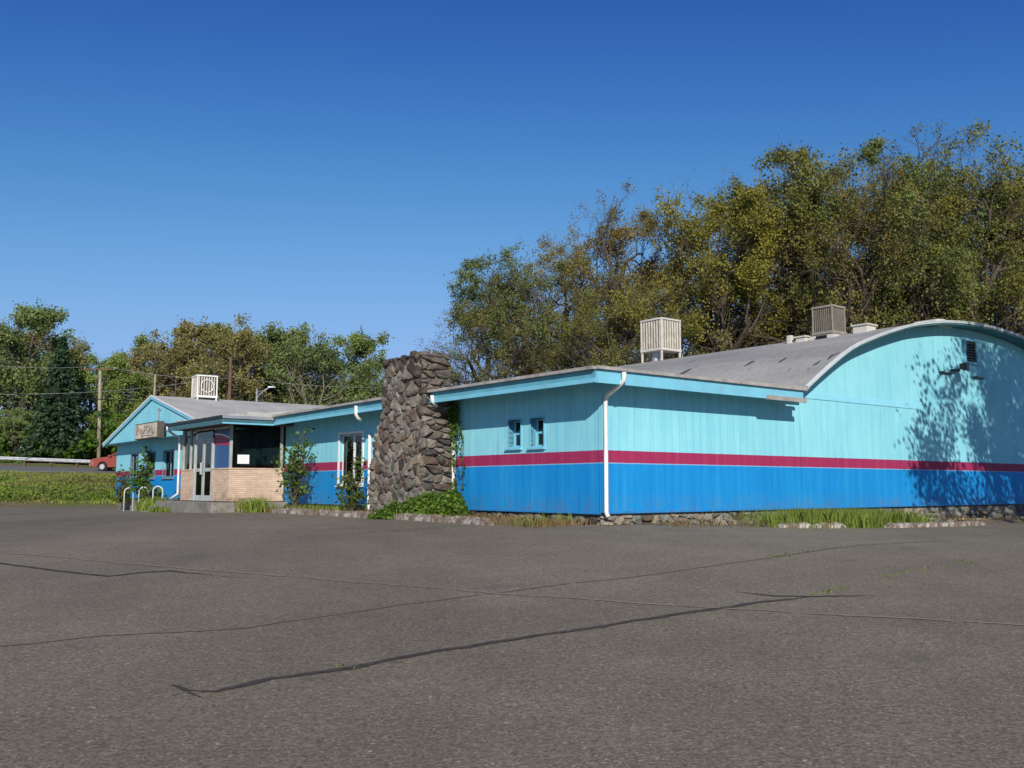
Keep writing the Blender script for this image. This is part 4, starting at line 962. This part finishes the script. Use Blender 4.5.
# grassy bank between lot and road
def blades(name, X, Y, hgt, wd, mat, lean=.35, seed=0, zfun=None):
    rg = np.random.default_rng(seed); n = len(X); Z = (zfun or terrain)(X, Y); h = hgt*rg.uniform(.5, 1.3, n); an = rg.uniform(0, 6.283, n); la = rg.uniform(0, 6.283, n); ll = rg.uniform(0, lean, n)*h
    dx, dy = np.cos(an)*wd/2, np.sin(an)*wd/2; tx, ty = X+np.cos(la)*ll, Y+np.sin(la)*ll; mx, my = X+np.cos(la)*ll*.35, Y+np.sin(la)*ll*.35
    V = np.stack([np.stack([X-dx, Y-dy, Z-.03], 1), np.stack([X+dx, Y+dy, Z-.03], 1), np.stack([mx+dx*.8, my+dy*.8, Z+h*.6], 1), np.stack([tx, ty, Z+h], 1), np.stack([mx-dx*.8, my-dy*.8, Z+h*.6], 1)], 1).reshape(-1, 3)
    me = bpy.data.meshes.new(name); me.vertices.add(5*n); me.vertices.foreach_set('co', V.ravel()); me.loops.add(5*n); me.polygons.add(n)
    me.loops.foreach_set('vertex_index', np.arange(5*n)); me.polygons.foreach_set('loop_start', np.arange(0, 5*n, 5)); me.polygons.foreach_set('loop_total', np.full(n, 5))
    me.materials.append(mat); me.update(calc_edges=True); o = bpy.data.objects.new(name, me); COL.objects.link(o); return o
n = 42000; X = rg.uniform(-52, -14, n); Y = 46+rg.uniform(0, 1, n)**1.1*26; keep = (Y > np.array([edge_y(float(x)) for x in X])-.3+rg.normal(size=n)*.35)&((np.sin(X*.9+np.sin(Y*.7)*2)*np.sin(Y*.55+X*.2) > -.15)|(Y < 50)); X, Y = X[keep], Y[keep]
o = blades('bank_grass', X, Y, .12, .06, M['bankgrass'], .6, 3); tag(o, 'rough green grass covering the bank below the road', 'grass', kind='stuff')
cl = rg.uniform(0, 1, (150, 2)); cx = -52+cl[:,0]*38; cy = 47+cl[:,1]**1.7*15; i = rg.integers(0, 150, 26000); rr_ = rg.uniform(.3, 1.1, 150)[i]; X = cx[i]+rg.normal(size=26000)*rr_; Y = cy[i]+rg.normal(size=26000)*rr_*1.3
k_ = (Y > 46.8)&(Y < 66); X, Y, i = X[k_], Y[k_], i[k_]; hh = rg.uniform(.05, .34, 150)[i]
o = leaf_mesh('bank_weeds', np.stack([X, Y, terrain(X, Y)+hh*rg.uniform(.1, 1, len(X))], 1), .10, M['weed'], random.Random(2)); tag(o, 'leafy green weeds growing in clumps on the road bank', 'weeds', kind='stuff')

def wpts(a, b):  # building coordinates to world arrays
    return CX+E1.x*a+E2.x*b, CYY+E1.y*a+E2.y*b
# tall grass by the east wall
n = 15000; b = 6.0+rg.normal(size=n)*1.15; a = -.9+rg.normal(size=n)*.33; k_ = (a < -.1)&(a > -1.7)&(b > 2.6)&(b < 8.8); X, Y = wpts(a[k_], b[k_])
o = blades('tall_grass', X, Y, .30, .009, M['grass'], .5, 4); tag(o, 'tall bright green grass patch growing against the east wall', 'grass', kind='stuff')
n = 3500; b = rg.uniform(1, 16, n); a = rg.uniform(-1.0, -.1, n); X, Y = wpts(a, b); k_ = rg.random(n) < .25+.5*(np.sin(b*2.3) > .2); o = blades('dry_grass', X[k_], Y[k_], .14, .012, M['straw'], .8, 5); tag(o, 'dry brown grass and litter along the foot of the east wall', 'dry grass', kind='stuff')
n = 6000; a = rg.uniform(.2, 12.6, n); b = rg.uniform(-1.35, -.05, n); X, Y = wpts(a, b); o = blades('dry_grass', X, Y, .11, .014, M['straw'], .9, 6); tag(o, 'dry tan grass in the bed between the kerb and the front wall', 'dry grass', kind='stuff')
n = 3800; a = rg.uniform(.6, 12.4, n); b = rg.uniform(-1.4, -.1, n); k_ = (np.sin(a*3.1)+np.sin(a*1.3+2) > .2); X, Y = wpts(a[k_], b[k_]); o = blades('bed_grass', X, Y, .20, .016, M['grass'], .6, 7); tag(o, 'green grass tufts in the bed in front of the front wall', 'grass', kind='stuff')
def clump(name, a, b, ra, rb, n, h, wd, mat, label, cat, seed):
    rg2 = np.random.default_rng(seed); aa = a+rg2.normal(size=n)*ra; bb = b+rg2.normal(size=n)*rb; X, Y = wpts(aa, bb); o = blades(name, X, Y, h, wd, mat, .8, seed); return tag(o, label, cat)
clump('grass_clump', 12.0, -1.35, .32, .16, 520, .34, .022, M['grass'], 'bright green grass clump by the corner of the porch slab', 'grass clump', 12)
clump('grass_clump', 21.6, -.9, .55, .22, 700, .42, .03, M['grass'], 'bright yellow green grass clump around the right bike rack', 'grass clump', 13)
clump('low_weeds', 16.7, -2.35, .35, .08, 300, .16, .02, M['grass'], 'low weeds against the porch slab front', 'grass clump', 14)
# weeds growing in the asphalt cracks
X = []; Y = []; rnd = random.Random(4)
for (p, q) in (((-1.5,6.15),(2.9,9.13)), ((2.9,9.15),(4.3,10.6)), ((4.3,10.6),(6.2,12.2)), ((6.2,12.2),(8.6,14.0)), ((3.07,11.71),(4.83,13.49))):
    for c in range(9):
        t = rnd.random(); cx_, cy_ = p[0]+(q[0]-p[0])*t, p[1]+(q[1]-p[1])*t
        if p[1] < 7 and t < .75 and rnd.random() < .7: continue
        for _ in range(9): X.append(cx_+rnd.gauss(0, .06)); Y.append(cy_+rnd.gauss(0, .035))
o = blades('crack_weeds', np.array(X), np.array(Y), .022, .010, M['weed'], 1.2, 8); tag(o, 'tiny yellow green weeds sprouting from the asphalt cracks', 'weeds', kind='stuff')

# shrubs ----------------------------------------------------
def shrub(name, a, b, h, rx_, nst, nleaf, leaf, label, cat, seed, mat=None, tint=(1,1,1), top_heavy=1.0, group=None, lean=0):
    rnd = random.Random(seed); p = W(a, b); g = gz(p.x, p.y); r = empty(name, (p.x, p.y, g), 0, label, cat, group); m = MB(); tips = []
    for s in range(nst):
        az = rnd.uniform(0, 6.28); hh = h*rnd.uniform(.45, 1.0)*.92; ln = rx_*rnd.uniform(.2, 1); pts = []
        for k in range(7):
            t = k/6; pts.append(Vector((math.cos(az)*ln*t+rnd.gauss(0, .03)+lean*t, math.sin(az)*ln*t*.7+rnd.gauss(0, .03), hh*t)))
        m.tube(pts, [.022*(1-.8*k/6)+.004 for k in range(7)], 5, cap=False)
        for k in range(2, 7):
            for _ in range(3):
                d = Vector((rnd.gauss(0,1), rnd.gauss(0,1), rnd.uniform(-.2, 1))).normalized()*rnd.uniform(.15, .38)*min(1, h/1.6); e = pts[k]+d; m.tube([pts[k], pts[k].lerp(e, .5)+Vector((0,0,.02)), e], [.007, .005, .003], 3, cap=False)
                tips.append((e, top_heavy if k > 3 else 1)); tips.append((pts[k].lerp(e, .5), 1))
    m.build('stems', M['bark'], r); T_ = np.array([tuple(t[0]) for t in tips]); wg = np.array([t[1] for t in tips], float); wg *= np.random.default_rng(seed).gamma(.8, 1, len(wg))+.05; wg /= wg.sum()
    rg2 = np.random.default_rng(seed); idx = rg2.choice(len(T_), nleaf, p=wg); C_ = T_[idx]+rg2.normal(size=(nleaf, 3))*.07; C_[:, 2] = np.maximum(C_[:, 2], .03)
    o = leaf_mesh('foliage', C_, leaf, mat or M['leafgreen'], rnd, r); o.color = (*tint, 1); return r
shrub('leafy_shrub', 10.75, -.75, 2.2, .55, 13, 1000, .06, 'tall leafy shrub against the front wall right of the porch', 'shrub', 41, tint=(1.0,.9,.9), top_heavy=1.6)
shrub('leafy_shrub', 7.55, -.85, 1.45, .30, 9, 600, .055, 'slim shrub in front of the large white framed window', 'shrub', 42, tint=(1.1,.9,.8), top_heavy=1.1)
shrub('leafy_shrub', 25.5, -.2, 2.6, .42, 9, 520, .10, 'tall straggly shrub at the far wing behind the bike racks', 'shrub', 43, tint=(.9,1,.8), top_heavy=1.6)
shrub('leafy_shrub', 27.9, -.25, 1.7, .5, 9, 380, .09, 'small reddish green shrub at the left end of the far wing', 'shrub', 44, tint=(1.3,.8,.8))
shrub('leafy_shrub', 19.2, -.6, .9, .5, 8, 450, .09, 'low brown green shrub beside the porch downspout', 'shrub', 45, tint=(1.1,.8,.7))
shrub('leafy_shrub', 24.2, -.25, 1.1, .5, 8, 300, .08, 'low shrub under the far wing windows', 'shrub', 46, tint=(1.0,.9,.8))
# ivy mound at the chimney foot
def mound(pts, label, seed, n=6500, leaf=.075):
    rg2 = np.random.default_rng(seed); C_ = []
    for (a, b, ra, rb, h) in pts:
        k = int(n*ra*h/sum(q[2]*q[4] for q in pts)); u = rg2.normal(size=(k, 3)); u /= np.linalg.norm(u, axis=1)[:, None]; u[:, 2] = abs(u[:, 2]); rr = rg2.uniform(.7, 1.06, k)[:, None]; u = u*rr
        aa = a+u[:, 0]*ra; bb = b+u[:, 1]*rb; X, Y = wpts(aa, bb); Z = terrain(X, Y)+u[:, 2]*h+rg2.normal(size=k)*.03+.04*np.sin(aa*9)*np.sin(bb*7); C_.append(np.stack([X, Y, Z], 1))
    C_ = np.concatenate(C_); p = W(pts[0][0], pts[0][1]); c = np.array([p.x, p.y, gz(p.x, p.y)]); o = leaf_mesh('ivy_mound', C_-c, leaf, M['leafgreen'], random.Random(seed)); o.location = c
    o.color = (1.0,.95,.85,1); return tag(o, label, 'ivy')
mound([(4.5,-.95,.55,.35,.42), (5.1,-1.05,.5,.32,.32), (3.95,-.55,.42,.38,.58), (4.3,-.8,.5,.4,.5), (5.6,-1.15,.4,.25,.16), (5.2,-1.45,.4,.2,.12)], 'thick green ivy mound spilling over the kerb at the chimney foot', 6, 10000, .05)
# climbing ivy beside the chimney
r = at('climbing_ivy', 4.35, -.02, 1.0, 'thin ivy vines climbing the corner between chimney and cyan wall', 'ivy'); m = MB(); rnd = random.Random(8); tips = []
for s in range(4):
    y = rnd.uniform(-.12, .12); pts = []; z = -.1
    while z < 2.35: pts.append((-.05-.04*rnd.random(), y, z)); y += rnd.gauss(0, .05); y = max(-.2, min(.22, y)); z += .14
    m.tube(pts, .011, 4, cap=False); tips += pts
m.build('stems', M['bark'], r); T_ = np.array(tips); rg2 = np.random.default_rng(3); dens = (T_[:,2] > 1.5)*2.2+.5; idx = rg2.choice(len(T_), 620, p=dens/dens.sum()); o = leaf_mesh('foliage', T_[idx]+rg2.normal(size=(620,3))*np.array([.04,.06,.07])-np.array([.04,0,0]), .05, M['leafgreen'], rnd, r); o.color = (.9,.85,.8,1)

# tree to the right of the camera that throws its shadow on the arched wall
P_('shade', 'maple_tree', 57, 9.5, 3.5, 19000, .085, .22, M['leafforest'], M['bark'], levels=4, nlimb=9, crook=.22, base_frac=.3, r0=.22, up=.5, clumpy=.35)
r, h = protos['shade']; sx, sy = 14.5, 15.0; s = 10.6/h; r.location = (sx, sy, gz(sx, sy)-.05); r.scale = (s, s, s); del r['_h']
tag(r, 'maple tree beyond the right edge whose shadow falls on the arched wall', 'maple tree')
for ch in r.children: ch.color = (1, 1, 1, 1)
r2 = copy_tree(r); sx, sy = 16.6, 17.5; r2.location = (sx, sy, gz(sx, sy)-.05); r2.rotation_euler.z = 2.1; s *= 1.0; r2.scale = (s*.9, s*.9, s); tag(r2, 'second maple tree beyond the right edge, nearer the wall end', 'maple tree')
for o in bpy.data.objects:
    if '_h' in o: del o['_h']

# ------------------------------------------------------------ roadside things
def P3(px, Y): return (px-512)/937.7*Y
gr = empty('guardrail', (-40, 81, 3.3), 0, 'galvanised guardrail along the far side of the road', 'guardrail')
def rail_pt(x): yn, zn, yf, zf_ = [float(a) for a in road_edges(x)]; return yf, zf_
m = MB(); prof = [(0,.44),(-.05,.47),(-.08,.53),(-.02,.60),(-.08,.67),(-.05,.73),(0,.76)]; vs = []; xsr = frange(-72, 4, 2)
for x in xsr:
    y, z = rail_pt(x)
    for (dy, dz) in prof: vs.append((x+40, y-81+dy-.1, z-3.3+dz))
k = len(prof); fs = [(i*k+j, (i+1)*k+j, (i+1)*k+j+1, i*k+j+1) for i in range(len(xsr)-1) for j in range(k-1)]; m.add(vs, fs).build('rail', M['steel'], gr, smooth=False)
for x in frange(-72, 4, 2):
    y, z = rail_pt(x); bx('post', M['poledk'], gr, x+40-.08, x+40+.08, y-81, y-81+.15, z-3.3-.2, z-3.3+.70)
def upole(px, Y, top_y, r_, mat, label, arms=(), lean=0, base=None):
    X = P3(px, Y); g = gz(X, Y)-.2; h = 1.5+(487-top_y)*Y/930-g; p = empty('utility_pole', (X, Y, g), 0, label, 'utility pole', 'utility poles along the road')
    MB().tube([(-lean, 0, 0), (0, 0, h)], [r_*1.2, r_*.85], 10).build('pole', mat, p, smooth=True)
    for (dz, w2) in arms:
        MB().box(-w2/2, w2/2, -.2, -.1, h-dz-.06, h-dz+.06).build('crossarm', M['poledk'], p)
        for s in (-.46, -.2, .2, .46): MB().tube([(s*w2, -.15, h-dz+.06), (s*w2, -.15, h-dz+.22)], [.05, .03], 6).build('insulator', M['steel'], p)
    return X, Y, g, h
U1 = upole(94.5, 87, 370, .16, M['pole'], 'pale wooden utility pole with crossarm standing behind the red car', ((-.05, 3.0),), lean=-.3)
U2 = upole(226.5, 92, 357, .17, M['poledk'], 'dark brown pole rising behind the far gabled roof', ())
U3 = upole(150.5, 94, 375, .11, M['pole'], 'thin grey pole behind the gable peak', ())
def wire(p0, p1, sag, label, mat, r_=.03, name='power_line'):
    a, b = Vector(p0), Vector(p1); pts = [a.lerp(b, k/16)-Vector((0, 0, sag*4*(k/16)*(1-k/16))) for k in range(17)]
    c = a; o = MB().tube([p-c for p in pts], r_, 5).build(name, mat); o.location = c; tag(o, label, 'power line', 'power lines along the road')
def S(px, py, Y): return (P3(px, Y), Y, 1.5+(487-py)*Y/932)
wire(S(-60, 388, 70), S(215, 403, 88), .25, 'thick black cable sagging past the fir, upper of the two', M['wire'], .04)
wire(S(-60, 399, 70), S(215, 415, 88), .3, 'black cable running below the thick one past the fir', M['wire'], .03)
wire(S(-60, 393, 72), S(192, 381.5, 86), .5, 'thin pale wire rising to the roof cooler', M['wirepale'], .013)
wire(S(95, 365, 87), S(227, 378, 92), .4, 'thin wire from the crossarm to the dark pole', M['wirepale'], .013)
wire(S(227, 377, 92), S(420, 386, 104), .5, 'thin wire from the dark pole towards the chimney', M['wirepale'], .013)
wire(S(-60, 360, 80), S(95, 365.5, 87), .4, 'thin wire from the left edge to the crossarm', M['wirepale'], .011)
# street lamp
X = P3(254, 84); g = gz(X, 84); h = 1.5+(487-389)*84/930-g
sl_ = empty('street_lamp', (X, 84, g), 0, 'grey street lamp with a curved arm behind the far roof', 'street lamp')
MB().tube([(0,0,0), (0,0,h)], [.14, .09], 10).build('pole', M['steel'], sl_, smooth=True)
MB().tube([(0,0,h-1.0), (.25,0,h-.55), (.7,0,h-.1), (1.15,0,h+.1)], .045, 6).build('arm', M['steel'], sl_, smooth=True)
m = MB(); m.add([(1.0,-.14,h+.08),(1.75,-.1,h+.1),(1.75,.1,h+.1),(1.0,.14,h+.08),(1.05,-.09,h+.22),(1.6,-.06,h+.2),(1.6,.06,h+.2),(1.05,.09,h+.22)], [(0,3,2,1),(4,5,6,7),(0,1,5,4),(1,2,6,5),(2,3,7,6),(3,0,4,7)]); m.build('lamp_head', M['steel'], sl_)

# red car ---------------------------------------------------
Yc = 77.6; Xc = P3(93, Yc)+2.25; t0 = [float(v) for v in road_edges(Xc)]; zc = t0[1]+(t0[3]-t0[1])*(Yc-t0[0])/(t0[2]-t0[0])+.04
car = empty('red_car', (Xc, Yc, zc), R(1), 'dark red car on the road, its rear part hidden by the far wing', 'car')
CR = paint('dark_red_car_paint', (.26,.055,.03), .25, .1); CR.node_tree.nodes['Principled BSDF'].inputs['Coat Weight'].default_value = .8
side = [(-2.2,.38),(-2.26,.55),(-2.2,.80),(-2.05,.95),(-1.2,1.06),(-.85,1.10),(.9,1.10),(1.9,1.06),(2.15,.95),(2.22,.60),(2.15,.36)]
def arch_cut(cx_): return [(cx_+.40*math.cos(t), .33+.40*math.sin(t)) for t in [math.pi*k/8 for k in range(9)]]
bot = [(1.85,.30)]+arch_cut(1.38)+[(-.9,.28)]+arch_cut(-1.2)+[(-1.85,.32)]
poly = [(x, z) for x, z in side]+bot
m = MB(); n = len(poly); vs = []
for (y, ins) in ((-.86, .0), (.86, .0)): vs += [(x, y+(.10 if z > .9 else 0)*(1 if y < 0 else -1), z) for x, z in poly]
m.add(vs, [tuple(range(n)), tuple(range(2*n-1, n-1, -1))]+[(i, i+n, (i+1)%n+n, (i+1)%n) for i in range(n)]); m.build('body', CR, car, bevel=.04)
cab = [(-.85,1.09),(-.25,1.46),(.9,1.48),(1.75,1.09)]
m = MB(); vs = []
for s in (-1, 1): vs += [(-.85, s*.74, 1.09), (-.25, s*.60, 1.46), (.9, s*.60, 1.48), (1.75, s*.74, 1.09)]
m.add(vs, [(0,1,2,3), (7,6,5,4), (1,5,6,2)]); cabn = m.build('cabin', CR, car)
m = MB()
for s in (-1, 1): m.prism([(-.62, s*.705, 1.13), (-.2, s*.63, 1.40), (.82, s*.63, 1.42), (1.35, s*.705, 1.13)], (0, s*.03, 0))
m.build('side_window', M['blackpl'], car)
MB().add([(-.86,-.70,1.10),(-.86,.70,1.10),(-.27,.57,1.45),(-.27,-.57,1.45)], [(0,1,2,3)]).add([(1.76,-.70,1.10),(1.76,.70,1.10),(.92,.57,1.47),(.92,-.57,1.47)], [(3,2,1,0)]).build('windscreen', M['glassdk'], car)
for x in (-1.2, 1.38):
    for y in (-.80, .80):
        wh = empty('wheel', (x, y, .33)); wh.parent = car; m = MB()
        pts = [(.33*math.cos(t), .33*math.sin(t)) for t in [2*math.pi*k/20 for k in range(20)]]
        MB().prism([(px_, -.1, pz_) for px_, pz_ in pts], (0, .2, 0)).build('tyre', M['blackpl'], wh, bevel=.02)
        yy = -.112 if y < 0 else .10; MB().prism([(px_*.62, yy, pz_*.62) for px_, pz_ in pts], (0, .012, 0)).build('rim', M['steel'], wh)
for y in (-.62, .62): MB().box(-2.27, -2.12, y-.17, y+.17, .66, .82).build('headlight', M['white'], car, bevel=.02)
MB().box(-2.31, -2.17, -.8, .8, .40, .56).build('bumper', M['steel'], car, bevel=.03)
for y in (-.6, .6): MB().box(2.16, 2.24, y-.18, y+.18, .7, .88).build('tail_light', paint('red_lens', (.4,.01,.01), .2, 0), car)
MB().box(-.75, -.5, -.98, -.84, 1.08, 1.22).build('wing_mirror', CR, car, bevel=.02)
car.scale = (1, 1, 1.08)
